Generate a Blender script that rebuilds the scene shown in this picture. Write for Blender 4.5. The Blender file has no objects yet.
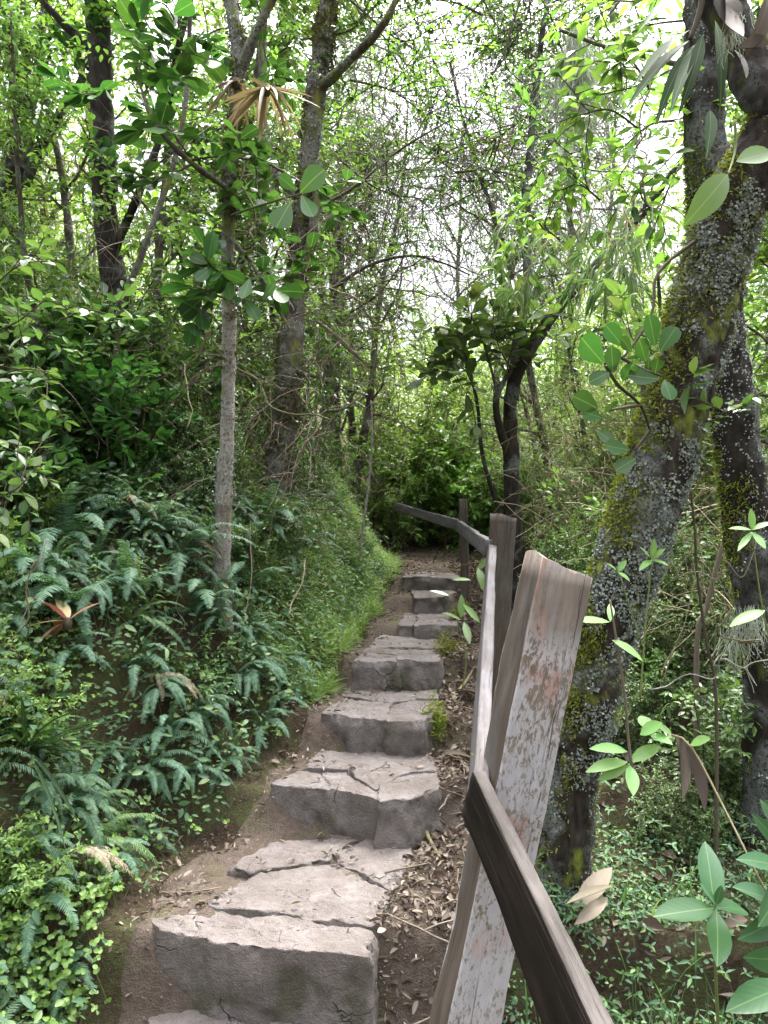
import bpy, math, random
import numpy as np
from math import radians, sin, cos, pi

rng = np.random.default_rng(11)
random.seed(5)
S = bpy.context.scene
COL = S.collection
EYE = 1.69
F = 745.0

# ------------------------------------------------------------------ helpers
def pt(px, py, d):
    """a point at distance d (metres along +Y) seen at this place of the photograph"""
    return np.array([(px - 384) / F * d, d, EYE - (py - 512) / F * d])

def onplane(px, py, z):
    d = F * (EYE - z) / (py - 512)
    return np.array([(px - 384) / F * d, d, z])

def nrm(v):
    v = np.asarray(v, float)
    return v / (np.linalg.norm(v, axis=-1, keepdims=True) + 1e-9)

def _hash(i, j, k, s):
    h = (i * 374761393 + j * 668265263 + k * 2147483647 + s * 974634777) & 0xffffffff
    h = ((h ^ (h >> 13)) * 1274126177) & 0xffffffff
    h = (h ^ (h >> 16)) & 0xffff
    return h / 32767.5 - 1.0

def vnoise(P, scale=1.0, seed=0):
    P = np.asarray(P, float) * scale
    I = np.floor(P).astype(np.int64); f = P - I
    f = f * f * (3 - 2 * f)
    r = 0
    for a in (0, 1):
        for b in (0, 1):
            for c in (0, 1):
                w = (f[..., 0] if a else 1 - f[..., 0]) * (f[..., 1] if b else 1 - f[..., 1]) * (f[..., 2] if c else 1 - f[..., 2])
                r = r + w * _hash(I[..., 0] + a, I[..., 1] + b, I[..., 2] + c, seed)
    return r

def fbm(P, scale=1.0, oct=4, seed=0, gain=0.5):
    r, a = 0, 1.0
    for o in range(oct):
        r = r + a * vnoise(P, scale, seed + o * 17)
        scale *= 2.03; a *= gain
    return r

def sstep(a, b, x):
    t = np.clip((x - a) / (b - a), 0, 1)
    return t * t * (3 - 2 * t)

class MB:
    """collects geometry; build() links it as ONE mesh object"""
    def __init__(self):
        self.v = []; self.uv = []; self.f = []; self.n = 0
    def add(self, verts, faces, mat=0, uv=None, smooth=True):
        verts = np.asarray(verts, float).reshape(-1, 3)
        if uv is None: uv = np.zeros((len(verts), 3))
        self.v.append(verts); self.uv.append(uv)
        for fa in faces:
            fa = np.asarray(fa, int)
            if len(fa): self.f.append((fa + self.n, mat, smooth))
        self.n += len(verts)
    def mesh(self, name, mats):
        me = bpy.data.meshes.new(name)
        V = np.concatenate(self.v); U = np.concatenate(self.uv)
        me.vertices.add(len(V)); me.vertices.foreach_set('co', V.astype(np.float32).ravel())
        loops = np.concatenate([f.ravel() for f, m, s in self.f])
        tot = np.concatenate([np.full(len(f), f.shape[1]) for f, m, s in self.f])
        mi = np.concatenate([np.full(len(f), m) for f, m, s in self.f])
        sm = np.concatenate([np.full(len(f), s) for f, m, s in self.f])
        start = np.concatenate([[0], np.cumsum(tot)[:-1]])
        me.loops.add(len(loops)); me.loops.foreach_set('vertex_index', loops.astype(np.int32))
        me.polygons.add(len(tot)); me.polygons.foreach_set('loop_start', start.astype(np.int32))
        me.polygons.foreach_set('material_index', mi.astype(np.int32))
        me.polygons.foreach_set('use_smooth', sm.astype(bool))
        a = me.attributes.new('luv', 'FLOAT_VECTOR', 'POINT')
        a.data.foreach_set('vector', U.astype(np.float32).ravel())
        me.update(calc_edges=True)
        for m in mats: me.materials.append(m)
        return me
    def build(self, name, mats, parent=None):
        if not isinstance(mats, (list, tuple)): mats = [mats]
        o = bpy.data.objects.new(name, self.mesh(name, mats)); COL.objects.link(o)
        if parent: o.parent = parent
        return o

def tag(o, label=None, cat=None, group=None, kind=None):
    if label: o['label'] = label
    if cat: o['category'] = cat
    if group: o['group'] = group
    if kind: o['kind'] = kind
    return o

def thing(name, label, cat, loc=(0, 0, 0), rz=0, group=None):
    o = bpy.data.objects.new(name, None); COL.objects.link(o)
    o.empty_display_size = 0.1
    o.location = loc; o.rotation_euler = (0, 0, rz)
    return tag(o, label, cat, group)

def dup(root, loc, rot=(0, 0, 0), sc=1.0, label=None, group=None):
    def cp(o, par):
        c = o.copy(); COL.objects.link(c)
        if par: c.parent = par
        for ch in kids.get(o, []): cp(ch, c)
        return c
    kids = {root: list(root.children)}
    for ch in root.children: kids[ch] = list(ch.children)
    r = cp(root, None)
    place(r, loc, rot, sc)
    if label: r['label'] = label
    if group: r['group'] = group
    return r

def place(r, loc, rot=(0, 0, 0), sc=1.0):
    r.location = tuple(loc)
    r.rotation_euler = rot if isinstance(rot, tuple) else (0, 0, rot)
    r.scale = (sc, sc, sc) if not isinstance(sc, tuple) else sc

# curves and tubes
def spline(pts, n):
    P = np.asarray(pts, float)
    if len(P) == 2:
        t = np.linspace(0, 1, n)[:, None]; return P[0] * (1 - t) + P[1] * t
    Q = np.vstack([2 * P[0] - P[1], P, 2 * P[-1] - P[-2]])
    seg = np.linalg.norm(np.diff(P[:, :3], axis=0), axis=1); cum = np.concatenate([[0], np.cumsum(seg)])
    out = []
    for s in np.linspace(0, cum[-1], n):
        i = min(np.searchsorted(cum, s, side='right') - 1, len(P) - 2)
        t = (s - cum[i]) / max(seg[i], 1e-9)
        a, b, c, d = Q[i], Q[i + 1], Q[i + 2], Q[i + 3]
        out.append(0.5 * ((2 * b) + (c - a) * t + (2 * a - 5 * b + 4 * c - d) * t ** 2 + (3 * b - a - 3 * c + d) * t ** 3))
    return np.array(out)

def frames(P):
    T = nrm(np.gradient(P, axis=0))
    n = np.cross(T[0], [0.3, 0.5, 0.81]); n = n / np.linalg.norm(n)
    N = [n]
    for i in range(1, len(P)):
        n = N[-1] - T[i] * np.dot(N[-1], T[i]); N.append(n / (np.linalg.norm(n) + 1e-9))
    N = np.array(N); B = np.cross(T, N)
    return T, N, B

def tube(mb, P, R, sides=6, mat=0, noise=0, nscale=8, seed=0, cap=True, split=None):
    """returns ring grid and normals so that moss and lichen can sit on it"""
    P = np.asarray(P, float); n = len(P)
    R = np.broadcast_to(np.asarray(R, float), (n,)) if np.ndim(R) <= 1 and np.size(R) in (1, n) else np.interp(np.linspace(0, 1, n), np.linspace(0, 1, len(R)), R)
    T, N, B = frames(P)
    a = np.linspace(0, 2 * pi, sides, endpoint=False)
    D = N[:, None, :] * np.cos(a)[None, :, None] + B[:, None, :] * np.sin(a)[None, :, None]
    rr = R[:, None] * np.ones((n, sides))
    if noise:
        Q = P[:, None, :] + D * R[:, None, None]
        Q2 = Q * np.array([1, 1, 0.6])
        rr = rr * (1 + 0.5 * noise * fbm(Q, nscale * 0.35, 2, seed)) + noise * R.mean() * 0.6 * (fbm(Q2, nscale * 2.2, 4, seed + 5, 0.6))
    V = P[:, None, :] + D * rr[:, :, None]
    idx = np.arange(n * sides).reshape(n, sides)
    j2 = np.roll(idx, -1, axis=1)
    F4 = np.stack([idx[:-1], j2[:-1], j2[1:], idx[1:]], -1).reshape(-1, 4)
    uv = np.stack(np.broadcast_arrays(a[None, :] / (2 * pi), np.linspace(0, 1, n)[:, None], 0.0), -1).reshape(-1, 3)
    verts = V.reshape(-1, 3); faces = [F4]
    if cap:
        c0, c1 = len(verts), len(verts) + 1
        verts = np.vstack([verts, P[:1], P[-1:]]); uv = np.vstack([uv, [[0, 0, 0]], [[0, 1, 0]]])
        tri = np.concatenate([np.stack([np.full(sides, c0), j2[0], idx[0]], -1), np.stack([np.full(sides, c1), idx[-1], j2[-1]], -1)])
        faces.append(tri)
    if split:
        k = int(split[0] * (n - 1)) * sides
        m0 = mb.n; mb.add(verts, [F4[:k]] + faces[1:], mat, uv)
        mb.f.append((F4[k:] + m0, split[1], True))
    else: mb.add(verts, faces, mat, uv)
    return V, D

def walk(p0, d0, L, n=8, wander=0.25, grav=0.0, r=None):
    r = r or rng
    d = nrm(np.asarray(d0, float)); p = np.asarray(p0, float); out = [p]
    st = L / (n - 1)
    for i in range(n - 1):
        d = nrm(d + r.normal(0, wander, 3) * (1.0) + np.array([0, 0, grav]))
        p = p + d * st; out.append(p)
    return np.array(out)

# leaf templates: across (-.5...5), along (0..1), height
def leaf_tpl(rows, curl=0.25, fold=0.12, twist=0.0):
    v = [(0, 0, 0, 0)]; f3 = []; f4 = []
    for l, w in rows:
        h = -curl * l * l
        tw = twist * l
        v += [(-w * .5, l, h, fold * w - tw * w), (0, l, h, 0), (w * .5, l, h, fold * w + tw * w)]
    v.append((0, 1, -curl, 0))
    k = len(rows)
    f3 += [(0, 2, 1), (0, 3, 2)]
    for i in range(k - 1):
        a = 1 + 3 * i
        f4 += [(a, a + 1, a + 4, a + 3), (a + 1, a + 2, a + 5, a + 4)]
    a = 1 + 3 * (k - 1); t = len(v) - 1
    f3 += [(a, a + 1, t), (a + 1, a + 2, t)]
    V = np.array(v, float)
    uv = np.stack([V[:, 0], V[:, 1], np.ones(len(V))], -1)
    return V, [np.array(f3).reshape(-1, 3), np.array(f4).reshape(-1, 4)], uv

ELL = [(0.22, .72), (0.5, 1.0), (0.78, .66)]
ELLH = [(0.08, .3), (0.2, .68), (0.36, .93), (0.52, 1.0), (0.68, .87), (0.82, .6), (0.93, .28)]
LAN = [(0.15, .7), (0.4, 1.0), (0.75, .55)]
LANH = [(0.06, .25), (0.18, .62), (0.33, .93), (0.48, 1.0), (0.63, .84), (0.79, .52), (0.92, .2)]
OBO = [(0.12, .34), (0.3, .62), (0.5, .9), (0.68, 1.0), (0.85, .84), (0.96, .45)]
ROU = [(0.1, .6), (0.35, 1.0), (0.65, .95), (0.9, .55)]
STR = [(0.1, .8), (0.3, 1.0), (0.55, .95), (0.8, .65)]
TPL = {
    'ell': [leaf_tpl(ELL, c, f, t) for c, f, t in ((.12, .18, 0), (.3, .12, .1), (.0, .22, -.1), (.45, .15, 0))],
    'ellh': [leaf_tpl(ELLH, c, f, t) for c, f, t in ((.12, .1, 0), (.25, .1, .12), (.05, .14, -.1))],
    'lan': [leaf_tpl(LAN, c, f, t) for c, f, t in ((.15, .2, 0), (.4, .15, .15), (.05, .25, -.1))],
    'lanh': [leaf_tpl(LANH, c, f, t) for c, f, t in ((.18, .14, 0), (.3, .1, .1))],
    'obo': [leaf_tpl(OBO, c, f, t) for c, f, t in ((.05, .05, 0), (.14, .07, .08), (-.06, .08, -.06))],
    'rou': [leaf_tpl(ROU, c, f, t) for c, f, t in ((.1, .1, 0), (.2, .15, .1))],
    'str': [leaf_tpl(STR, c, f, t) for c, f, t in ((.35, .3, 0), (.7, .3, .3), (.1, .3, -.2))],
    'dead': [leaf_tpl(ELLH, c, f, t) for c, f, t in ((.25, .35, .35), (-.3, .4, -.3), (.4, .5, .2), (.05, .15, .3), (-.1, .7, 0))],
}

def leaves(mb, tpl, pos, d, up, L, W, mat=0):
    """pos,d,up (N,3); L,W (N,) -> leaf blades"""
    pos = np.asarray(pos, float); N = len(pos)
    if N == 0: return
    d = nrm(d); n = nrm(up - d * np.sum(up * d, -1, keepdims=True)); s = np.cross(d, n)
    L = np.broadcast_to(np.asarray(L, float), (N,)); W = np.broadcast_to(np.asarray(W, float), (N,))
    ts = TPL[tpl]; pick = rng.integers(0, len(ts), N)
    for k, (V, Fs, uv) in enumerate(ts):
        m = pick == k; M = m.sum()
        if not M: continue
        X = (pos[m][:, None] + d[m][:, None] * (V[None, :, 1:2] * L[m][:, None, None]) + s[m][:, None] * (V[None, :, 0:1] * W[m][:, None, None])
             + n[m][:, None] * (V[None, :, 2:3] * L[m][:, None, None] + V[None, :, 3:4] * W[m][:, None, None]))
        off = (np.arange(M) * len(V))[:, None, None]
        mb.add(X.reshape(-1, 3), [(f[None] + off).reshape(-1, f.shape[1]) for f in Fs if len(f)], mat, np.tile(uv, (M, 1)))

class LeafBag:
    def __init__(self): self.p = []; self.d = []; self.u = []; self.L = []; self.W = []
    def put(self, p, d, u, L, W): self.p.append(p); self.d.append(d); self.u.append(u); self.L.append(L); self.W.append(W)
    def flush(self, mb, tpl, mat=0):
        if self.p: leaves(mb, tpl, np.array(self.p), np.array(self.d), np.array(self.u), np.array(self.L), np.array(self.W), mat)

def leafy(bag, P, spec, start=0.15, r=None):
    """leaves along a twig"""
    r = r or rng
    L0, ratio, gap, arr = spec['L'], spec['ratio'], spec['gap'], spec.get('arr', 'alt')
    P = np.asarray(P, float)
    seg = np.linalg.norm(np.diff(P, axis=0), axis=1); cum = np.concatenate([[0], np.cumsum(seg)]); tot = cum[-1]
    T, N, B = frames(P)
    s = start * tot; k = r.integers(0, 5); 
    while s < tot:
        i = min(np.searchsorted(cum, s, side='right') - 1, len(seg) - 1); t = (s - cum[i]) / seg[i]
        p = P[i] * (1 - t) + P[i + 1] * t
        tan = T[i]
        side = nrm(np.cross(tan, [0, 0, 1]) + r.normal(0, .25, 3))
        lst = (1, -1) if arr == 'opp' else ((1,) if k % 2 else (-1,))
        for q in lst:
            dd = nrm(side * q + tan * r.uniform(.3, .9) + np.array([0, 0, r.uniform(-.35, .3) - spec.get('droop', 0)]))
            uu = nrm(np.array([0, 0, 1]) + r.normal(0, .35, 3))
            L = L0 * r.uniform(.65, 1.2)
            bag.put(p + dd * L * .06, dd, uu, L, L * ratio * r.uniform(.85, 1.15))
        k += 1; s += gap * r.uniform(.7, 1.3)
    for _ in range(spec.get('tip', 2)):
        dd = nrm(T[-1] + r.normal(0, .4, 3)); L = L0 * r.uniform(.6, 1)
        bag.put(P[-1], dd, nrm(np.array([0, 0, 1]) + r.normal(0, .3, 3)), L, L * ratio)

# ------------------------------------------------------------------ materials
class NT:
    def __init__(self, name):
        self.m = bpy.data.materials.new(name); self.m.use_nodes = True
        self.t = self.m.node_tree; self.t.nodes.clear()
        self.out = self.t.nodes.new('ShaderNodeOutputMaterial')
    def n(self, typ, props=None, **ins):
        nd = self.t.nodes.new('ShaderNode' + typ)
        for k, v in (props or {}).items(): setattr(nd, k, v)
        for k, v in ins.items(): self.set(nd, k, v)
        return nd
    def set(self, nd, k, v):
        sk = nd.inputs[int(k[1:])] if (k[0] == 'i' and k[1:].isdigit()) else nd.inputs[k.replace('_', ' ')]
        if hasattr(v, 'outputs'): v = v.outputs[0]
        if isinstance(v, bpy.types.NodeSocket): self.t.links.new(v, sk)
        else:
            if isinstance(v, tuple) and len(v) == 3 and sk.type == 'RGBA': v = v + (1,)
            sk.default_value = v
    def ramp(self, fac, stops, interp='LINEAR'):
        nd = self.t.nodes.new('ShaderNodeValToRGB'); cr = nd.color_ramp; cr.interpolation = interp
        while len(cr.elements) < len(stops): cr.elements.new(0.5)
        for e, (p, c) in zip(cr.elements, stops):
            e.position = p; e.color = tuple(c) + (1,) if len(c) == 3 else c
        self.set(nd, 'Fac', fac); return nd.outputs[0]
    def mix(self, fac, a, b, blend='MIX'):
        nd = self.t.nodes.new('ShaderNodeMix'); nd.data_type = 'RGBA'; nd.blend_type = blend
        for i, v in ((0, fac), (6, a), (7, b)):
            if hasattr(v, 'outputs'): v = v.outputs[0]
            if isinstance(v, bpy.types.NodeSocket): self.t.links.new(v, nd.inputs[i])
            else: nd.inputs[i].default_value = (v + (1,)) if isinstance(v, tuple) and len(v) == 3 else v
        return nd.outputs[2]
    def math(self, op, a, b=0.0, clamp=False):
        nd = self.t.nodes.new('ShaderNodeMath'); nd.operation = op; nd.use_clamp = clamp
        self.set(nd, 'i0', a); self.set(nd, 'i1', b); return nd.outputs[0]
    def noise(self, vec, scale, detail=4, rough=.55, dist=0.0):
        return self.n('TexNoise', Vector=vec, Scale=scale, Detail=detail, Roughness=rough, Distortion=dist).outputs[0]
    def scaled(self, vec, sx, sy, sz):
        return self.n('Mapping', Vector=vec, Scale=(sx, sy, sz)).outputs[0]
    def obj(self): return self.n('TexCoord').outputs['Object']
    def end(self, sh):
        self.t.links.new(sh.outputs[0] if hasattr(sh, 'outputs') else sh, self.out.inputs[0]); return self.m

def leaf_mat(name, cols, rough=.36, trans=.3, spec=.42, tint=(1.35, 1.5, .75), rib=.25, bump=0):
    N = NT(name)
    rnd = N.n('NewGeometry').outputs['Random Per Island']
    k = len(cols)
    c = N.ramp(rnd, [(i / (k - 1), col) for i, col in enumerate(cols)])
    oi = N.n('ObjectInfo').outputs['Random']
    hsv = N.n('HueSaturation', Hue=N.math('ADD', N.math('MULTIPLY', oi, .03), .487), Saturation=.92, Value=N.math('ADD', N.math('MULTIPLY', oi, .4), .8), Color=c)
    uv = N.n('Attribute', {'attribute_name': 'luv'}).outputs['Vector']
    sep = N.n('SeparateXYZ', Vector=uv)
    au = N.math('ABSOLUTE', sep.outputs[0])
    base = hsv.outputs[0]
    nz = N.noise(N.obj(), 28, 1)
    base = N.mix(N.math('MULTIPLY', nz, .45), base, N.mix(1.0, base, (.62, .66, .55), 'MULTIPLY'))
    if rib:
        m = N.math('LESS_THAN', au, .022)
        if bump:   # side veins
            v = N.math('SINE', N.math('ADD', N.math('MULTIPLY', sep.outputs[1], 46.0), N.math('MULTIPLY', au, -30.0)))
            m2 = N.math('MULTIPLY', N.math('GREATER_THAN', v, .93), .1)
            m = N.math('MAXIMUM', m, m2)
        base = N.mix(N.math('MULTIPLY', m, rib), base, (.32, .42, .16))
    p = N.n('BsdfPrincipled', Base_Color=base, Roughness=rough, Specular_IOR_Level=spec)
    if bump:
        b = N.n('Bump', Strength=bump, Distance=.004, Height=N.math('SINE', N.math('ADD', N.math('MULTIPLY', sep.outputs[1], 46.0), N.math('MULTIPLY', au, -30.0))))
        N.set(p, 'Normal', b.outputs[0])
    t = N.n('BsdfTranslucent', Color=N.mix(1.0, base, tint, 'MULTIPLY'))
    return N.end(N.n('MixShader', Fac=trans, i1=p, i2=t))

def bark_mat(name, dark, light, lichen=(.45, .47, .43), lamt=.5, moss=(.14, .16, .03), mamt=.3, scale=1.0, bump=.6, red=None):
    N = NT(name); P = N.obj()
    st = N.scaled(P, 1, 1, .35)
    a = N.noise(st, 22 * scale, 6, .65, .4)
    col = N.ramp(a, [(.3, dark), (.7, light)])
    big = N.noise(P, 3.2 * scale, 4)
    fine = N.noise(P, 55 * scale, 4, .7)
    vor = N.n('TexVoronoi', Vector=N.n('VectorMath', {'operation': 'ADD'}, i0=P, i1=N.n('TexNoise', Vector=P, Scale=20.0, Detail=2.0).outputs[1]).outputs[0], Scale=30.0 * scale).outputs[0]
    lm = N.math('MULTIPLY', N.ramp(big, [(.62 - lamt * .35, (0, 0, 0)), (.7 - lamt * .3, (1, 1, 1))]), N.ramp(N.math('ADD', N.math('MULTIPLY', fine, .8), N.math('MULTIPLY', vor, .35)), [(.5, (0, 0, 0)), (.56, (1, 1, 1))]))
    col = N.mix(lm, col, N.mix(fine, lichen, tuple(c * .6 for c in lichen)))
    mm = N.noise(N.scaled(P, 1, 1, .5), 5.5 * scale, 5, .6)
    mf = N.ramp(mm, [(.68 - mamt * .35, (0, 0, 0)), (.76 - mamt * .3, (1, 1, 1))])
    col = N.mix(mf, col, N.mix(fine, moss, tuple(c * 1.8 for c in moss)))
    if red:
        rm = N.ramp(N.noise(P, 7 * scale, 3), [(.6, (0, 0, 0)), (.68, (1, 1, 1))])
        col = N.mix(N.math('MULTIPLY', rm, .6), col, red)
    h = N.math('ADD', N.math('MULTIPLY', a, 1.0), N.math('ADD', N.math('MULTIPLY', lm, .5), N.math('MULTIPLY', fine, .4)))
    b = N.n('Bump', Strength=bump, Distance=.012, Height=h)
    return N.end(N.n('BsdfPrincipled', Base_Color=col, Roughness=.9, Specular_IOR_Level=.15, Normal=b.outputs[0]))

def wood_mat(name, dark, light, grey=(.42, .4, .38), gamt=.4, lich=0.0, red=0.0, green=0.0, spec=.25):
    """weathered board, grain along local Z"""
    N = NT(name); P = N.obj()
    g = N.noise(N.scaled(P, 60, 60, 3.0), 1.0, 7, .68, .8)
    g2 = N.noise(N.scaled(P, 240, 240, 5), 1.0, 4, .7)
    col = N.ramp(N.math('ADD', N.math('MULTIPLY', g, .7), N.math('MULTIPLY', g2, .3)), [(.3, dark), (.68, light)])
    pm = N.noise(N.scaled(P, 14, 14, 4), 1.0, 5, .65)
    col = N.mix(N.math('MULTIPLY', N.ramp(pm, [(.45, (0, 0, 0)), (.6, (1, 1, 1))]), gamt), col, grey)
    crack = N.noise(N.scaled(P, 110, 110, 2.2), 1.0, 3, .6, .6)
    cm = N.ramp(crack, [(.3, (1, 1, 1)), (.38, (0, 0, 0))])
    if lich:
        sep = N.n('SeparateXYZ', Vector=P)
        fl = N.noise(N.scaled(P, 130, 130, 55), 1.0, 5, .72, .3)
        zone = N.noise(N.scaled(P, 9, 9, 3.2), 1.0, 4, .6)
        # crust of pale lichen, eaten away in flakes
        k = N.math('ADD', N.math('MULTIPLY', zone, .4), N.math('MULTIPLY', fl, .9))
        k = N.ramp(k, [(.70 - .14 * lich, (0, 0, 0)), (.76 - .14 * lich, (1, 1, 1))])
        al = N.n('SeparateXYZ', Vector=N.n('Attribute', {'attribute_name': 'luv'}).outputs['Vector']).outputs[1]
        top = N.ramp(N.math('ADD', al, N.math('MULTIPLY', N.math('SUBTRACT', zone, .5), .22)), [(0.26, (.35, .35, .35)), (.4, (1, 1, 1)), (.9, (1, 1, 1)), (.965, (.12, .12, .12))])
        lc = N.mix(N.noise(N.scaled(P, 60, 60, 25), 1.0, 4), (.45, .44, .465), (.25, .24, .25))
        k = N.math('MULTIPLY', k, N.math('MULTIPLY', top, N.math('ADD', .55, N.math('MULTIPLY', g2, .55)), True), True)
        col = N.mix(N.math('MULTIPLY', k, .95), col, lc)
        if red:
            rz = N.math('MULTIPLY', N.ramp(N.noise(N.scaled(P, 16, 16, 7), 1.0, 4), [(.55, (0, 0, 0)), (.66, (1, 1, 1))]), N.ramp(fl, [(.42, (0, 0, 0)), (.55, (1, 1, 1))]))
            col = N.mix(N.math('MULTIPLY', rz, red), col, (.3, .12, .07))
    if green:
        gz = N.ramp(N.noise(N.scaled(P, 10, 10, 4), 1.0, 5), [(.55, (0, 0, 0)), (.7, (1, 1, 1))])
        col = N.mix(N.math('MULTIPLY', gz, green), col, (.2, .2, .07))
    col = N.mix(N.math('MULTIPLY', cm, .8), col, (.03, .024, .02))
    h = N.math('SUBTRACT', N.math('ADD', N.math('MULTIPLY', g, .7), N.math('MULTIPLY', g2, .35)), cm)
    b = N.n('Bump', Strength=.55, Distance=.004, Height=h)
    return N.end(N.n('BsdfPrincipled', Base_Color=col, Roughness=.8, Specular_IOR_Level=spec, Normal=b.outputs[0]))

def stone_mat(name):
    N = NT(name); P = N.n('NewGeometry').outputs['Position']
    a = N.noise(P, 4.5, 6, .6); b = N.noise(P, 38, 6, .7); c = N.noise(P, 160, 3, .6)
    col = N.ramp(a, [(.3, (.108, .09, .083)), (.5, (.168, .146, .138)), (.7, (.228, .203, .195))])
    col = N.mix(N.math('MULTIPLY', N.ramp(b, [(.4, (0, 0, 0)), (.65, (1, 1, 1))]), .55), col, (.095, .08, .072))
    col = N.mix(N.math('MULTIPLY', N.ramp(c, [(.55, (0, 0, 0)), (.75, (1, 1, 1))]), .35), col, (.27, .25, .245))
    # trodden soil that has settled in patches, and moss near the left ends
    s = N.ramp(N.noise(P, 7, 6, .65), [(.44, (0, 0, 0)), (.62, (1, 1, 1))])
    col = N.mix(N.math('MULTIPLY', s, .6), col, (.105, .084, .07))
    ck = N.n('TexVoronoi', {'feature': 'DISTANCE_TO_EDGE'}, Vector=N.n('VectorMath', {'operation': 'ADD'}, i0=N.scaled(P, 1, 1, 1.6), i1=N.n('VectorMath', {'operation': 'SCALE'}, i0=N.n('TexNoise', Vector=P, Scale=9.0, Detail=4.0).outputs[1], Scale=.16).outputs[0]).outputs[0], Scale=3.0).outputs[0]
    ckm = N.math('MULTIPLY', N.ramp(ck, [(.0, (1, 1, 1)), (.012, (0, 0, 0))]), N.ramp(a, [(.5, (0, 0, 0)), (.56, (1, 1, 1))]))
    col = N.mix(N.math('MULTIPLY', ckm, .75), col, (.05, .04, .035))
    m = N.ramp(N.noise(P, 5.3, 5, .6, .3), [(.5, (0, 0, 0)), (.64, (1, 1, 1))])
    up = N.n('SeparateXYZ', Vector=N.n('NewGeometry').outputs['Normal']).outputs[2]
    sidem = N.ramp(up, [(.3, (1, 1, 1)), (.7, (0, 0, 0))])
    col = N.mix(N.math('MULTIPLY', N.math('MULTIPLY', m, sidem), .75), col, (.05, .05, .026))
    h = N.math('SUBTRACT', N.math('ADD', N.math('MULTIPLY', b, 1.0), N.math('MULTIPLY', c, .5)), ckm)
    bp = N.n('Bump', Strength=1.0, Distance=.012, Height=h)
    return N.end(N.n('BsdfPrincipled', Base_Color=col, Roughness=.82, Specular_IOR_Level=.28, Normal=bp.outputs[0]))

def soil_mat(name, c0, c1, moss=None, mamt=.5, bump=.8):
    N = NT(name); P = N.n('NewGeometry').outputs['Position']
    a = N.noise(P, 6, 6, .65); b = N.noise(P, 45, 5, .7); c = N.noise(P, 170, 3, .6)
    col = N.ramp(N.math('ADD', N.math('MULTIPLY', a, .5), N.math('MULTIPLY', b, .5)), [(.35, c0), (.65, c1)])
    col = N.mix(N.math('MULTIPLY', N.ramp(c, [(.55, (0, 0, 0)), (.75, (1, 1, 1))]), .35), col, tuple(min(1, x * 1.7) for x in c1))
    if moss:
        m = N.ramp(N.noise(P, 4.2, 6, .7, .4), [(.62 - mamt * .3, (0, 0, 0)), (.72 - mamt * .25, (1, 1, 1))])
        col = N.mix(N.math('MULTIPLY', m, .8), col, N.mix(c, moss, tuple(x * 1.6 for x in moss)))
    bp = N.n('Bump', Strength=bump, Distance=.02, Height=N.math('ADD', N.math('MULTIPLY', b, 1.0), N.math('MULTIPLY', c, .5)))
    return N.end(N.n('BsdfPrincipled', Base_Color=col, Roughness=.95, Specular_IOR_Level=.1, Normal=bp.outputs[0]))

def plain_mat(name, cols, rough=.9):
    N = NT(name)
    rnd = N.n('NewGeometry').outputs['Random Per Island']
    c = N.ramp(rnd, [(i / max(1, len(cols) - 1), col) for i, col in enumerate(cols)])
    nz = N.noise(N.obj(), 60, 4, .65)
    c = N.mix(N.math('MULTIPLY', nz, .7), c, N.mix(1.0, c, (.5, .48, .45), 'MULTIPLY'))
    return N.end(N.n('BsdfPrincipled', Base_Color=c, Roughness=rough, Specular_IOR_Level=.2))

M = {}
M['leaf_mid'] = leaf_mat('leaf_mid', [(.04, .09, .024), (.075, .15, .035), (.13, .22, .05), (.09, .16, .055), (.17, .22, .06)])
M['leaf_bright'] = leaf_mat('leaf_bright', [(.09, .19, .03), (.15, .27, .045), (.2, .32, .06), (.12, .22, .05)], trans=.42)
M['leaf_pale'] = leaf_mat('leaf_pale', [(.16, .25, .07), (.22, .31, .08), (.28, .34, .11), (.18, .27, .1)], trans=.42)
M['leaf_dark'] = leaf_mat('leaf_dark', [(.02, .05, .016), (.035, .085, .025), (.055, .12, .03)], rough=.5, trans=.26, spec=.3)
M['leaf_round'] = leaf_mat('leaf_round', [(.016, .048, .013), (.035, .1, .02), (.065, .15, .028)], rough=.36, trans=.3, spec=.28, rib=.25)
M['leaf_gloss'] = leaf_mat('leaf_gloss', [(.016, .062, .02), (.028, .095, .028), (.04, .12, .035)], rough=.3, trans=.22, spec=.32, rib=.2, bump=.02)
M['leaf_fresh'] = leaf_mat('leaf_fresh', [(.13, .27, .06), (.19, .34, .09)], rough=.42, spec=.3, trans=.4, rib=.2, bump=.05)
M['fern'] = leaf_mat('fern', [(.055, .14, .095), (.08, .18, .115), (.12, .225, .14), (.085, .165, .085)], rough=.55, spec=.28, trans=.3, rib=0)
M['fern_olive'] = leaf_mat('fern_olive', [(.07, .14, .045), (.1, .19, .06), (.13, .22, .06)], rough=.5, trans=.32, rib=0)
M['clover'] = leaf_mat('clover', [(.11, .25, .05), (.17, .35, .065), (.23, .41, .085), (.19, .33, .07)], rough=.45, spec=.3, trans=.42, rib=.1)
M['cover'] = leaf_mat('cover', [(.04, .1, .05), (.06, .14, .065), (.09, .18, .065), (.15, .22, .07), (.05, .12, .065)], rough=.5, spec=.28, trans=.32, rib=.1)
M['grass'] = leaf_mat('grass', [(.1, .2, .04), (.17, .29, .055), (.23, .35, .075), (.29, .33, .12), (.2, .25, .08)], trans=.4, rib=0)
M['bamboo'] = leaf_mat('bamboo', [(.06, .12, .045), (.1, .17, .065), (.14, .2, .085), (.2, .2, .1)], trans=.38, rib=0, rough=.5, spec=.25)
M['straw'] = plain_mat('straw', [(.2, .165, .1), (.28, .24, .16), (.14, .12, .06), (.17, .19, .08)])
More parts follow.
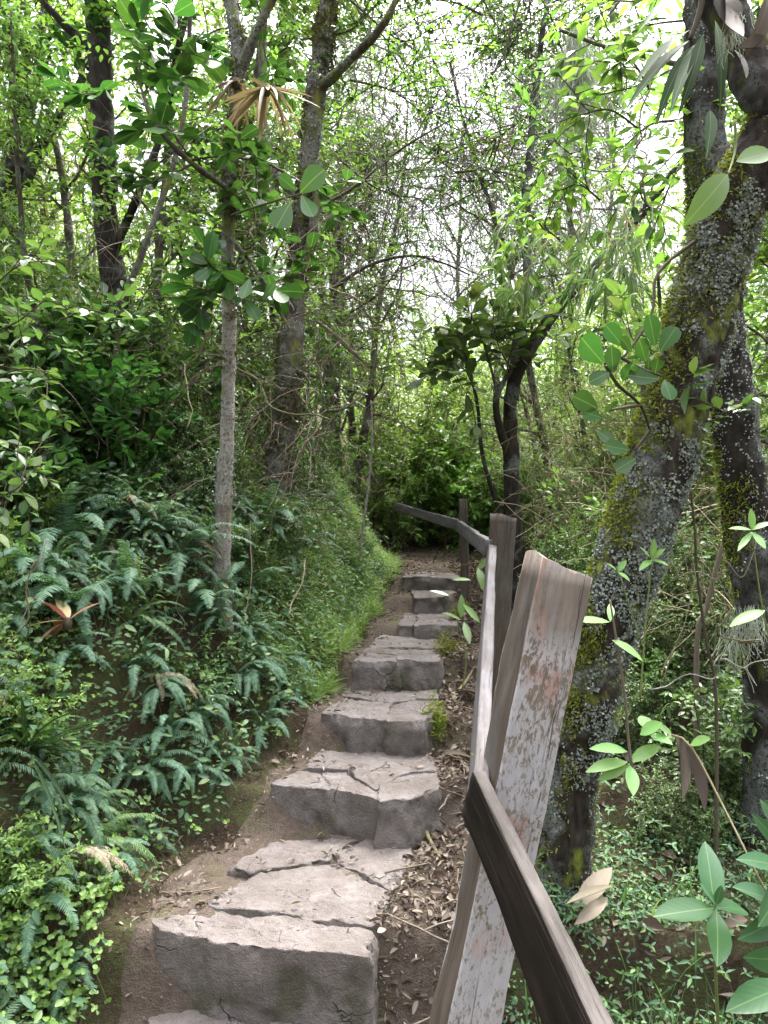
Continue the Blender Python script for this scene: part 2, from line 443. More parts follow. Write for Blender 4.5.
M['leaf_strap'] = leaf_mat('leaf_strap', [(.012, .035, .009), (.02, .052, .013), (.03, .07, .017)], rough=.7, trans=.2, spec=.08)
M['leaf_matte'] = leaf_mat('leaf_matte', [(.014, .038, .013), (.022, .055, .017), (.035, .08, .022)], rough=.65, trans=.3, spec=.15)
M['dead'] = leaf_mat('dead', [(.08, .056, .042), (.15, .11, .085), (.25, .2, .16), (.12, .082, .06), (.06, .044, .035), (.32, .27, .22), (.1, .075, .06), (.07, .05, .04)], rough=.75, trans=.12, spec=.15, tint=(1.2, .9, .6), rib=.1)
M['dead_pale'] = leaf_mat('dead_pale', [(.2, .14, .1), (.33, .28, .21), (.26, .19, .13)], rough=.7, trans=.12, spec=.15, tint=(1.2, .9, .6), rib=.1)
M['twig'] = plain_mat('twig', [(.1, .075, .05), (.16, .13, .1), (.24, .2, .16)])
M['twig_dark'] = plain_mat('twig_dark', [(.05, .04, .03), (.085, .07, .05), (.12, .1, .075)])
M['twig_grey'] = plain_mat('twig_grey', [(.17, .15, .14), (.26, .24, .23), (.13, .11, .1)])
M['greenstem'] = plain_mat('greenstem', [(.12, .17, .05), (.17, .2, .07)], .6)
M['moss'] = leaf_mat('moss', [(.14, .17, .02), (.21, .23, .03), (.28, .29, .05), (.1, .12, .02)], rough=.9, trans=.25, spec=.05, rib=0)
M['moss_dark'] = leaf_mat('moss_dark', [(.05, .055, .015), (.09, .095, .025), (.13, .13, .035), (.06, .05, .025)], rough=.9, trans=.2, spec=.05, rib=0)
M['lichen'] = leaf_mat('lichen', [(.22, .245, .225), (.33, .36, .335), (.4, .44, .415), (.15, .17, .14)], rough=.9, trans=.1, spec=.05, tint=(1, 1, 1), rib=0)
M['beard'] = plain_mat('beard', [(.38, .42, .33), (.48, .52, .42), (.3, .34, .26)])
M['stone'] = stone_mat('stone')
M['soil'] = soil_mat('soil', (.025, .018, .012), (.06, .043, .03), (.045, .05, .02), .6)
M['dirt'] = soil_mat('dirt', (.06, .045, .034), (.13, .102, .084), (.07, .07, .032), .3)
M['bark_pale'] = bark_mat('bark_pale', (.09, .072, .058), (.25, .195, .16), (.44, .42, .39), .7, (.11, .12, .03), .3, 1.6, .8, (.27, .15, .1))
M['bark_grey'] = bark_mat('bark_grey', (.03, .025, .02), (.1, .082, .066), (.27, .27, .235), .5, (.1, .11, .03), .45, 1.5, 1.0)
M['bark_dark'] = bark_mat('bark_dark', (.012, .01, .009), (.045, .037, .031), (.17, .18, .17), .32, (.06, .07, .02), .25, 1.3, .8)
M['bark_lichen'] = bark_mat('bark_lichen', (.012, .01, .009), (.06, .047, .04), (.26, .28, .265), .42, (.12, .14, .025), .3, 1.6, 1.0)
M['post_lichen'] = wood_mat('post_lichen', (.07, .055, .042), (.2, .155, .12), (.26, .24, .225), gamt=.4, lich=.95, red=.6)
M['post_wood'] = wood_mat('post_wood', (.024, .019, .016), (.095, .073, .055), (.1, .092, .085), gamt=.7, green=.3)
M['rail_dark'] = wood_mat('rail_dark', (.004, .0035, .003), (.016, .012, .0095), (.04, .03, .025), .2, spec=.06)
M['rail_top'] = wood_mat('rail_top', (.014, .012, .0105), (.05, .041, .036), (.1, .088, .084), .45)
M['rail_grey'] = wood_mat('rail_grey', (.028, .024, .024), (.1, .09, .09), (.125, .118, .124), .5)
M['brom'] = leaf_mat('brom', [(.2, .13, .1), (.22, .2, .12), (.15, .1, .085), (.28, .25, .18)], rough=.6, trans=.25, tint=(1.3, 1.1, .7), rib=.1)
M['brom_red'] = leaf_mat('brom_red', [(.3, .1, .1), (.42, .32, .14), (.25, .09, .09)], rough=.45, trans=.25, tint=(1.3, 1, .7), rib=.1)
M['yellow'] = plain_mat('yellow', [(.7, .5, .05), (.75, .6, .1)], .6)

# ------------------------------------------------------------------ terrain
_by = [-60, 0, 2.46, 2.55, 3.22, 3.36, 3.74, 3.84, 4.4, 4.5, 5.12, 5.22, 5.7, 5.85, 6.18, 6.28, 8, 12, 30, 60, 400]
_bz = [-4, -.02, -.01, .268, .284, .468, .486, .648, .661, .82, .833, .91, .92, 1.035, 1.042, 1.14, 1.15, 1.5, 4.5, 11, 40]
def base_z(y): return np.interp(y, _by, _bz)
def xl(y): return np.interp(y, [0, 2.0, 2.4, 3.0, 3.3, 3.8, 4.4, 5.07, 6.6, 8, 10, 14, 40], [-1.15, -1.0, -.95, -.9, -.68, -.48, -.32, -.2, .1, .02, -.6, -2.5, -6])
def xr(y): return np.interp(y, [0, 2.5, 3.26, 3.76, 4.42, 5.17, 5.86, 6.2, 8, 10, 14, 40], [-.02, -.05, .23, .27, .33, .49, .57, .63, .7, .4, -1.5, -4])
def ground(x, y, rough=True):
    x = np.asarray(x, float); y = np.asarray(y, float)
    u = np.maximum(xl(y) - x, 0); v = np.maximum(x - xr(y), 0)
    z = base_z(y) + .8 * sstep(0, .72, u) * np.interp(y, [0, 1.5, 3], [.6, .8, 1.0]) + .33 * np.minimum(np.maximum(0, u - .35), 9) + .1 * np.clip(v - 1.1, 0, 8)
    if rough:
        P = np.stack(np.broadcast_arrays(x, y, 0.0), -1)
        off = np.minimum(1, .25 + np.maximum(u * 2, v * 1.5))
        z = z + off * (.055 * fbm(P, 2.3, 3, 3) + .03 * fbm(P, 9, 3, 9))
    return z
def g3(x, y, dz=0.0): return np.array([x, y, float(ground(x, y)) + dz])
def gp(px, py):
    """where the sight line through a pixel of the photograph meets the ground"""
    for d in np.arange(.8, 30, .01):
        p = pt(px, py, d)
        if p[2] <= float(ground(p[0], p[1], False)): return g3(p[0], p[1])
    return pt(px, py, 30)

def axis(lo, hi, dense_lo, dense_hi, step, grow=1.18):
    a = list(np.arange(dense_lo, dense_hi, step)); s = step
    while a[-1] < hi: s *= grow; a.append(a[-1] + s)
    s = step
    while a[0] > lo: s *= grow; a.insert(0, a[0] - s)
    return np.array(a)
def sheet(mb, X, Y, Z, mat=0):
    n, m = X.shape
    idx = np.arange(n * m).reshape(n, m)
    F4 = np.stack([idx[:-1, :-1], idx[:-1, 1:], idx[1:, 1:], idx[1:, :-1]], -1).reshape(-1, 4)
    mb.add(np.stack([X, Y, Z], -1).reshape(-1, 3), [F4], mat)
gx = axis(-250, 250, -2.2, 2.0, .03); gy = axis(-60, 380, 1.2, 7.5, .03)
X, Y = np.meshgrid(gx, gy)
Z = ground(X, Y)
inpath = sstep(-.02, .12, X - xl(Y)) * sstep(-.02, .12, xr(Y) + .42 - X) * (Y < 13)
mb = MB(); sheet(mb, X, Y, Z - .035 * inpath)
o = tag(mb.build('ground', M['soil']), kind='structure')
# trodden path: dirt strip with its edges running under the ground
ys = np.arange(.2, 12, .03); ts = np.linspace(0, 1, 60)
Yp, Tp = np.meshgrid(ys, ts, indexing='ij')
Xp = xl(Yp) - .03 + (xr(Yp) + .45 - xl(Yp)) * Tp
Pn = np.stack([Xp, Yp, 0 * Xp], -1)
Zp = ground(Xp, Yp) + .012 * fbm(Pn, 11, 4, 21) + .006 * fbm(Pn, 45, 3, 27) - .07 * (1 - sstep(0, .05, Tp + .035 * fbm(Pn, 5, 4, 77) - .03)) - .06 * sstep(.95, 1, Tp) - .01
mb = MB(); sheet(mb, Xp, Yp, Zp)
tag(mb.build('path', M['dirt']), kind='structure')

# ------------------------------------------------------------------ stone steps
def slab(outline, thick, seed, tilt=(0, 0), rough=1.0):
    """an irregular quarried block: outline of its top face (world), rounded chipped arris, rough sides"""
    O = np.asarray(outline, float); c = O.mean(0)
    O = O - c
    O[:, :2] += nrm(O[:, :2]) * .012
    if np.sum(O[:, 0] * np.roll(O[:, 1], -1) - O[:, 1] * np.roll(O[:, 0], -1)) < 0: O = O[::-1]
    n = 110
    seg = np.linalg.norm(np.roll(O, -1, 0) - O, axis=1); cum = np.concatenate([[0], np.cumsum(seg)])
    ss = np.linspace(0, cum[-1], n, endpoint=False)
    ring = []
    for s in ss:
        i = np.searchsorted(cum, s, side='right') - 1; i = min(i, len(O) - 1); t = (s - cum[i]) / seg[i]
        ring.append(O[i] * (1 - t) + O[(i + 1) % len(O)] * t)
    ring = np.array(ring)
    for _ in range(1): ring = .25 * np.roll(ring, 1, 0) + .5 * ring + .25 * np.roll(ring, -1, 0)
    w = np.concatenate([ring[:, :2] + c[:2], np.full((n, 1), seed * 3.1)], 1)
    rad = nrm(ring[:, :2])
    jit = (.014 * fbm(w, 9, 3, seed) + .006 * fbm(w, 40, 2, seed + 3)) * rough
    ring[:, :2] += rad * jit[:, None]
    fr = list(np.linspace(0.0, .93, 16)) ; size = np.abs(ring[:, :2]).mean()
    rows = []
    for f in fr: rows.append((ring * f, np.zeros(n), 0))
    # rounded edge and side
    e = .007
    for k in range(1, 5):
        a = k / 4 * pi / 2
        rows.append((ring - np.concatenate([rad, np.zeros((n, 1))], 1) * (e * (1 - sin(a))), np.full(n, -e * (1 - cos(a))), 1))
    for k in range(1, 15):
        z = -e - (thick - e) * k / 14
        rows.append((ring + np.concatenate([rad, np.zeros((n, 1))], 1) * (.02 * k / 14), np.full(n, z), 2))
    V = []
    for R, dz, kind in rows:
        Q = R.copy(); Q[:, 2] = R[:, 2] * 1.0 + dz
        V.append(Q)
    V = np.array(V)
    W = V + c
    nz = fbm(W + seed, 7, 5, seed, .55)
    nz2 = fbm(W + seed, 26, 4, seed + 9, .6)
    for k, (R, dz, kind) in enumerate(rows):
        if kind == 0: V[k, :, 2] += .010 * nz[k] * rough + .005 * nz2[k] - .007 * sstep(.25, .5, nz2[k])
        elif kind == 1:
            V[k, :, 2] += .009 * nz[k] * rough - .006 * np.maximum(0, nz2[k])
            V[k, :, :2] -= rad * (.014 * np.maximum(0, nz2[k]))[:, None]
        else:
            st = np.round(nz[k] * 2.5) / 2.5
            V[k, :, :2] += rad * (.018 * (.55 * nz[k] + .45 * st) + .007 * nz2[k])[:, None] * rough
    V[..., 2] += V[..., 0] * tilt[0] + V[..., 1] * tilt[1]
    m, _, _ = V.shape
    idx = np.arange(m * n).reshape(m, n); j2 = np.roll(idx, -1, 1)
    F4 = np.stack([idx[:-1], idx[1:], j2[1:], j2[:-1]], -1).reshape(-1, 4)
    b = MB(); b.add(V.reshape(-1, 3), [F4])
    ob = b.build('stone', M['stone']); ob.location = c
    return ob
STONES = [
 # name, label, z, thick, pixel outline of the top face
 ('stone_block', 'big rough front block of the lowest stone step, with its cracked face towards the viewer', .272, .36, [(150, 916), (162, 931), (229, 941), (300, 949), (366, 958), (373, 932), (292, 917), (212, 909)]),
 ('stone_slab', 'broad flat slab lying behind the front block of the lowest step', .288, .2, [(207, 900), (262, 872), (334, 863), (389, 891), (374, 926), (288, 912), (212, 906)]),
 ('stone_slab', 'slab at the right back corner of the lowest step, against the second riser', .292, .3, [(336, 852), (372, 838), (408, 832), (411, 850), (394, 890), (345, 865)]),
 ('stone_slab', 'dirt-covered slab at the left back of the lowest step', .283, .2, [(231, 866), (272, 846), (322, 836), (368, 834), (330, 853), (330, 860), (255, 871)]),
 ('stone_slab', 'small loose stone in the dirt at the left edge of the lowest step', .27, .15, [(178, 897), (192, 880), (209, 880), (200, 909), (180, 909)]),
 ('stone_block', 'wide pale block forming the left of the second step riser', .478, .3, [(273, 782), (300, 786), (348, 791), (381, 798), (379, 782), (345, 771), (300, 771)]),
 ('stone_block', 'smaller block forming the right of the second step riser', .482, .3, [(381, 799), (408, 798), (438, 787), (438, 771), (402, 774), (378, 781)]),
 ('stone_slab', 'thin cracked slab covering the back of the second step', .492, .16, [(320, 752), (428, 753), (438, 769), (402, 773), (376, 786), (348, 769), (304, 768)]),
 ('stone_block', 'left block of the third step riser, mossy at its left end', .658, .3, [(322, 712), (352, 716), (388, 719), (389, 702), (348, 697)]),
 ('stone_block', 'right block of the third step riser, beside a moss clump', .655, .32, [(388, 720), (424, 721), (441, 711), (437, 699), (390, 703)]),
 ('stone_slab', 'flat slab covering the back of the third step', .668, .16, [(350, 685), (434, 686), (437, 697), (390, 701), (347, 695)]),
 ('stone_block', 'left block of the fourth step riser', .828, .3, [(354, 661), (397, 661), (398, 650), (368, 648)]),
 ('stone_block', 'right block of the fourth step riser', .832, .3, [(397, 660), (440, 660), (438, 649), (400, 649)]),
 ('stone_slab', 'slab covering the back of the fourth step', .84, .15, [(381, 635), (449, 637), (441, 647), (400, 647), (370, 646)]),
 ('stone_block', 'left block of the fifth step', .92, .25, [(398, 624), (413, 625), (418, 613), (406, 611)]),
 ('stone_block', 'long right block of the fifth step', .925, .25, [(415, 625), (456, 625), (459, 613), (420, 612)]),
 ('stone_block', 'narrow block forming the sixth step', 1.045, .25, [(414, 597), (440, 597), (456, 593), (455, 587), (411, 587)]),
 ('stone_block', 'block forming the topmost step where the path levels out', 1.15, .25, [(403, 576.5), (459, 578), (457, 573), (406, 572)]),
]
for i, (nm, lab, z, th, px) in enumerate(STONES):
    ob = slab([onplane(a, b, z) for a, b in px], th, i + 2)
    ob.name = nm; tag(ob, lab, 'step stone', 'stones of the path steps')
# flat stone in the trodden floor at the very bottom of the picture
ob = slab([onplane(a, b, .03) for a, b in [(150, 1016), (235, 1003), (290, 1012), (300, 1060), (160, 1070)]], .12, 40)
ob.name = 'stone_slab'; tag(ob, 'worn flat stone set in the dirt at the foot of the lowest step', 'step stone', 'stones of the path steps')

# ------------------------------------------------------------------ railing
def board(name, A, B, w, t, face, mat, label=None, cat=None, group=None, parent=None, taper=1.0, cut=0.0, seed=0, wear=1.0, sidemat=None, nb=None):
    """sawn board from A to B; w across (in the direction 'face x axis'), t thick along 'face'; worn arrises"""
    A = np.asarray(A, float); B = np.asarray(B, float); L = np.linalg.norm(B - A)
    zax = (B - A) / L; f = np.asarray(face, float); f = nrm(f - zax * np.dot(f, zax)); xax = np.cross(f, zax)
    nl = max(40, int(L / .018)); prof = []
    k = 6; e = .006
    hw, ht = w / 2, t / 2
    for (cx, cy, a0) in ((hw - e, ht - e, 0), (-hw + e, ht - e, 90), (-hw + e, -ht + e, 180), (hw - e, -ht + e, 270)):
        for q in range(4):
            a = radians(a0 + q * 30); prof.append((cx + e * cos(a), cy + e * sin(a)))
    # extra points along the faces
    full = []
    for i in range(16):
        p, q = np.array(prof[i]), np.array(prof[(i + 1) % 16])
        m = max(1, int(np.linalg.norm(q - p) / .012))
        for s in range(m): full.append(p + (q - p) * s / m)
    full = np.array(full); n = len(full)
    zz = np.linspace(0, L, nl)
    V = np.zeros((nl, n, 3))
    sc = 1 + (taper - 1) * zz / L
    V[..., 0] = full[None, :, 0] * sc[:, None]; V[..., 1] = full[None, :, 1] * (1 + (taper - 1) * .4 * zz / L)[:, None]
    V[..., 2] = zz[:, None]
    V[-1, :, 2] += -cut * (full[:, 0] / w + .5)
    Q = V * np.array([1, 1, .18]) + seed * 7
    d = .004 * wear * fbm(Q, 30, 4, seed) + .003 * wear * fbm(V * np.array([1, 1, .6]) + seed, 4, 2, seed + 3)
    rad = nrm(np.concatenate([full, np.zeros((n, 1))], 1))
    V += rad[None] * d[..., None]
    V[-1, :, 2] += .0045 * wear * fbm(V[-1] , 16, 3, seed)
    W = V.reshape(-1, 3)
    idx = np.arange(nl * n).reshape(nl, n); j2 = np.roll(idx, -1, 1)
    F4 = np.stack([idx[:-1], j2[:-1], j2[1:], idx[1:]], -1).reshape(-1, 4)
    mi = np.zeros(len(F4), int)
    W = np.vstack([W, V[0].mean(0)[None], V[-1].mean(0)[None]]); c0 = len(W) - 2
    tri = np.concatenate([np.stack([np.full(n, c0), j2[0], idx[0]], -1), np.stack([np.full(n, c0 + 1), idx[-1], j2[-1]], -1)])
    mbb = MB()
    uvw = np.zeros((len(W), 3)); uvw[:, 1] = np.clip(W[:, 2] / L, 0, 1); uvw[:, 0] = W[:, 0] / w
    mbb.add(W, [], 0, uvw)
    mats = [mat]
    if sidemat is not None:
        mats.append(sidemat)
        fc = W[F4].mean(1)
        sel = (np.abs(fc[:, 0]) / w > np.abs(fc[:, 1]) / t + .02) & True
        mbb.n = 0
        mbb.f.append((F4[~sel], 0, True)); mbb.f.append((F4[sel], 1, True)); mbb.f.append((tri, 0, True))
    else:
        mbb.n = 0
        mbb.f.append((F4, 0, True)); mbb.f.append((tri, 0, True))
    ob = mbb.build(name, mats, parent)
    from mathutils import Matrix
    R = np.stack([xax, f, zax], 1)
    mw = Matrix([[R[0, 0], R[0, 1], R[0, 2], A[0]], [R[1, 0], R[1, 1], R[1, 2], A[1]], [R[2, 0], R[2, 1], R[2, 2], A[2]], [0, 0, 0, 1]])
    ob.matrix_world = mw
    if label: tag(ob, label, cat, group)
    return ob

# near post: thick plank leaning to the right, pale lichen crust on the face, brown wood on its path side
pa, pb = pt(455, 1075, 1.5), pt(555, 573, 1.53)
pdir = nrm(pb - pa); pa = pa - pdir * ((pa[2] + .25) / pdir[2])
post = board('fence_post', pa, pb, .118, .115, (.16, -.98, 0), M['post_lichen'], 'leaning thick post nearest the viewer, its face crusted with pale lichen and rust-coloured spots', 'fence post', 'railing posts', taper=.88, cut=-.03, seed=3, sidemat=M['post_wood'], wear=1.5)
p2a, p2b = pt(493, 700, 3.62), pt(503, 518, 3.62)
d2 = nrm(p2b - p2a); p2a = p2a - d2 * .3
board('fence_post', p2a, p2b, .1, .09, (.3, -.95, 0), M['post_wood'], 'square weathered post standing second from the viewer along the railing', 'fence post', 'railing posts', cut=-.02, seed=8)
p3b = pt(463, 499, 5.7); p3a = np.array([p3b[0] + .02, 5.7, .9])
board('fence_post', p3a, p3b, .065, .065, (-.2, -1, 0), M['post_wood'], 'thin far post of the railing standing where the path turns left', 'fence post', 'railing posts', seed=12)
# rails
ra, rb = pt(478, 803, 1.43), pt(597, 1068, .93)
rd = nrm(rb - ra); rb2 = rb + rd * .55
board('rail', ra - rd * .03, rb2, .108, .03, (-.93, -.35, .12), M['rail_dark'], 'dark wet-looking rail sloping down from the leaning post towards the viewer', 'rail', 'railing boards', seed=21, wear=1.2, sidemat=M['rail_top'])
ra, rb = pt(477, 806, 1.46), pt(491, 556, 3.56)
board('rail', ra, rb, .1, .034, (-1, -.1, .15), M['rail_grey'], 'grey rail running from the leaning post up to the second post', 'rail', 'railing boards', seed=25)
ra, rb = pt(489, 549, 3.6), pt(459, 526, 5.66)
board('rail', ra, rb, .085, .035, (-1, -.3, .1), M['rail_grey'], 'grey rail running from the second post to the far thin post', 'rail', 'railing boards', seed=29)
ra, rb = pt(461, 526, 5.74), pt(396, 507, 7.4)
board('rail', ra, rb, .085, .035, (-.5, -1, .1), M['rail_grey'], 'farthest rail bending left behind the bank from the thin post', 'rail', 'railing boards', seed=33)


# ------------------------------------------------------------------ plants: prototypes
HIDE = (0, -400, -50)
def shrub(name, label, cat, group, seed, h, w, nst, ntw, spec, tpl, leafmat, stemmat, base_clear=.15, thick=.008, arch=.0, twl=.45, sub=1, start=.2):
    r = np.random.default_rng(seed)
    root = thing(name, label, cat, (0, 0, 0), 0, group)
    sb, lb, bag = MB(), MB(), LeafBag()
    for i in range(nst):
        a = r.uniform(0, 2 * pi); out = r.uniform(.15, 1.0) * w * .5
        L = math.hypot(h, out) * r.uniform(.7, 1.1)
        P = walk((cos(a) * .03, sin(a) * .03, -.05), (cos(a) * out / L, sin(a) * out / L, h / L + arch), L, 9, .13, -arch * .22, r)
        P = spline(P, 16)
        tube(sb, P, np.linspace(thick, thick * .35, 16) * r.uniform(.7, 1.2), 5)
        T = nrm(np.gradient(P, axis=0))
        for k in range(ntw):
            f = base_clear + (1 - base_clear) * (k + r.uniform(0, 1)) / ntw
            j = min(int(f * 15), 14)
            dd = nrm(T[j] * .5 + nrm(r.normal(0, 1, 3)) * .9 + np.array([0, 0, .25]))
            Q = walk(P[j], dd, twl * w * r.uniform(.5, 1.1) * (1.1 - .5 * f), 6, .2, spec.get('grav', -.03), r)
            tube(sb, Q, np.linspace(thick * .4, thick * .16, 6), 4, cap=False)
            leafy(bag, Q, spec, start, r)
            for s in range(sub):
                j2 = r.integers(1, 5)
                Q2 = walk(Q[j2], nrm((Q[j2 + 1 if j2 < 5 else 5] - Q[j2]) * 3 + nrm(r.normal(0, 1, 3)) * .35), twl * w * r.uniform(.25, .6), 5, .2, spec.get('grav', -.03), r)
                tube(sb, Q2, thick * .18, 3, cap=False); leafy(bag, Q2, spec, .1, r)
        leafy(bag, P[11:], spec, .1, r)
    bag.flush(lb, tpl)
    sb.build('stem', stemmat, root); lb.build('foliage', leafmat, root)
    place(root, HIDE)
    return root

SP_ELL = dict(L=.085, ratio=.45, gap=.034, arr='alt')
SP_SML = dict(L=.036, ratio=.55, gap=.016, arr='alt', tip=3)
SP_TINY = dict(L=.024, ratio=.5, gap=.016, arr='alt', tip=2)
SP_OBO = dict(L=.1, ratio=.62, gap=.042, arr='opp', tip=2)
SP_LAN = dict(L=.1, ratio=.3, gap=.035, arr='alt', droop=.15, grav=-.06)
SP_BAM = dict(L=.15, ratio=.095, gap=.03, arr='alt', droop=.25, grav=-.12, tip=3)

def frond(mb, sb, P, Wm, r, npair=26, nup=None, mat=0, tipw=.03):
    P = spline(P, npair + 2)
    T, N, B = frames(P)
    up = np.array([0, 0, 1.0]) if nup is None else nup
    tube(sb, P, np.linspace(.0022, .0007, len(P)), 3, cap=False)
    pos, dd, uu, LL, WW = [], [], [], [], []
    gap = np.linalg.norm(P[1] - P[0])
    for i in range(2, npair + 1):
        t = i / (npair + 1)
        w = Wm * min(1, .45 + t * 3.2) * (1 - t) ** .62 + .004
        side = nrm(np.cross(T[i], up)); nn = nrm(np.cross(side, T[i]))
        for q in (1, -1):
            d = nrm(side * q + T[i] * (.25 + .45 * t) - nn * r.uniform(.05, .3))
            pos.append(P[i]); dd.append(d); uu.append(nrm(nn + r.normal(0, .12, 3))); LL.append(w * r.uniform(.88, 1.08)); WW.append(min(gap * .72, w * .36))
    leaves(mb, 'fernp', np.array(pos), np.array(dd), np.array(uu), np.array(LL), np.array(WW), mat)

def tpl_fern():
    out = []
    for c in (.1, .3):
        V = np.array([(-.5, 0, 0, 0), (.5, 0, 0, 0), (-.42, .55, -c * .3, 0), (.42, .55, -c * .3, 0), (0, 1, -c, 0)], float)
        uv = np.stack([V[:, 0], V[:, 1], np.ones(5)], -1)
        out.append((V, [np.array([(2, 3, 4)]), np.array([(0, 1, 3, 2)])], uv))
    return out
TPL['fernp'] = tpl_fern()

def fern(name, label, cat, group, seed, nf, L, Wm, mat, bias=.8, elev=(25, 75)):
    """local +X is the downhill side that the fronds lean to"""
    r = np.random.default_rng(seed)
    root = thing(name, label, cat, (0, 0, 0), 0, group)
    lb, sb = MB(), MB()
    for i in range(nf):
        a = r.normal(0, 1.1) if r.uniform() < bias else r.uniform(-pi, pi)
        e = radians(r.uniform(*elev)); l = L * r.uniform(.6, 1.1)
        d = np.array([cos(a) * cos(e), sin(a) * cos(e), sin(e)])
        P = [np.zeros(3)]; 
        n = 8
        for k in range(n):
            d = nrm(d + np.array([0, 0, -r.uniform(.17, .33)]) + r.normal(0, .04, 3)); P.append(P[-1] + d * l / n)
        frond(lb, sb, np.array(P), Wm * l / L * r.uniform(.85, 1.1), r, int(20 + 16 * l / .4))
    sb.build('stem', M['greenstem'], root); lb.build('frond', mat, root)
    root.children[1]['label'] = 'feathered fronds with many narrow leaflets'
    place(root, HIDE)
    return root

def scatter_protos(protos, i): return protos[i % len(protos)]
USED = set()
def put(proto, loc, rz=0.0, sc=1.0, label=None, group=None, tilt=(0, 0)):
    """first use moves the prototype itself, later uses are copies sharing its meshes"""
    rot = (tilt[0], tilt[1], rz)
    if proto.name not in USED:
        USED.add(proto.name); place(proto, loc, rot, sc)
        if label: proto['label'] = label
        if group: proto['group'] = group
        return proto
    return dup(proto, loc, rot, sc, label, group)

def blocked(x, y, rad=.35):
    """the walkway and the railing stay clear"""
    return (x > xl(y) + .05 - rad) and (x < xr(y) + .55 + rad) and y < 8.2

# --- shrubs
shr_ell = [shrub('leafy_shrub', 'x', 'shrub', None, 100 + i, 1.25, 1.1, 7, 8, SP_ELL, 'ell', M['leaf_mid'], M['twig_dark']) for i in range(4)]
shr_bright = [shrub('bright_shrub', 'x', 'shrub', None, 120 + i, 1.4, 1.25, 8, 8, SP_ELL, 'ell', M['leaf_bright'], M['twig']) for i in range(3)]
shr_small = [shrub('small_leaved_shrub', 'x', 'shrub', None, 140 + i, 1.1, 1.1, 8, 9, SP_SML, 'ell', M['leaf_mid'], M['twig_dark'], twl=.35) for i in range(3)]
shr_pale = [shrub('pale_shrub', 'x', 'shrub', None, 160 + i, 1.7, 1.4, 9, 9, dict(SP_SML, L=.05, gap=.022), 'ell', M['leaf_pale'], M['twig'], twl=.35) for i in range(3)]
shr_dark = [shrub('round_leaved_shrub', 'x', 'shrub', None, 180 + i, 1.2, 1.0, 5, 6, SP_OBO, 'obo', M['leaf_round'], M['twig_dark']) for i in range(3)]
bam = [shrub('mountain_bamboo', 'x', 'bamboo', None, 200 + i, 2.0, 1.9, 9, 7, SP_BAM, 'str', M['bamboo'], M['straw'], arch=.55, thick=.006, twl=.3) for i in range(3)]

def treelet(name, label, group, seed, h, crown0, spec, tpl, leafmat, bark, rad=.05, nlimb=16, limbL=1.1, ntw=7, lean=(0, 0), twmat=None, sub=2, twl=.5, up=.3, wander=.07):
    r = np.random.default_rng(seed)
    root = thing(name, label, 'tree', (0, 0, 0), 0, group)
    tb, sb, lb, bag = MB(), MB(), MB(), LeafBag()
    P = spline(walk((0, 0, -.2), (lean[0], lean[1], 1), h, 9, wander, .05, r), 48)
    R = np.interp(np.linspace(0, 1, 48), [0, .06, .5, 1], [rad * 1.35, rad, rad * .7, rad * .22])
    tube(tb, P, R, 10, noise=.25, nscale=10, seed=seed)
    T = nrm(np.gradient(P, axis=0))
    for k in range(nlimb):
        f = crown0 + (1 - crown0) * (k + r.uniform(0, 1)) / nlimb
        j = min(int(f * 47), 46)
        a = r.uniform(0, 2 * pi)
        dd = nrm(np.array([cos(a), sin(a), r.uniform(-.1, .8)]) + T[j] * .4)
        Ll = limbL * r.uniform(.5, 1.15) * (1.15 - .65 * (f - crown0) / (1 - crown0))
        Q = spline(walk(P[j], dd, Ll, 7, .2, .04 * up, r), 14)
        tube(tb, Q, np.linspace(R[j] * .45, .005, 14), 6, noise=.2, seed=seed + k)
        TQ = nrm(np.gradient(Q, axis=0))
        for m in range(ntw):
            j2 = min(3 + int((m + r.uniform(0, 1)) / ntw * 11), 13)
            dq = nrm(TQ[j2] * .7 + nrm(r.normal(0, 1, 3)) * .8 + np.array([0, 0, .15]))
            q2 = walk(Q[j2], dq, twl * r.uniform(.5, 1.1), 6, .22, spec.get('grav', -.02), r)
            tube(sb, q2, np.linspace(.005, .002, 6), 3, cap=False); leafy(bag, q2, spec, .15, r)
            for s in range(sub):
                j3 = r.integers(1, 5)
                q3 = walk(q2[j3], nrm((q2[j3] - q2[j3 - 1]) * 8 + nrm(r.normal(0, 1, 3)) * .8), twl * r.uniform(.3, .65), 5, .25, spec.get('grav', -.02), r)
                tube(sb, q3, .0018, 3, cap=False); leafy(bag, q3, spec, .1, r)
    bag.flush(lb, tpl, 0)
    # crown: leaves and the fine twigs that carry them
    off = lb.n
    for v, u in zip(sb.v, sb.uv): lb.v.append(v); lb.uv.append(u)
    for f, mt, s in sb.f: lb.f.append((f + off, 1, s))
    lb.n += sb.n
    tb.build('trunk', bark, root); lb.build('crown', [leafmat, twmat or M['twig_dark']], root)
    place(root, HIDE)
    return root

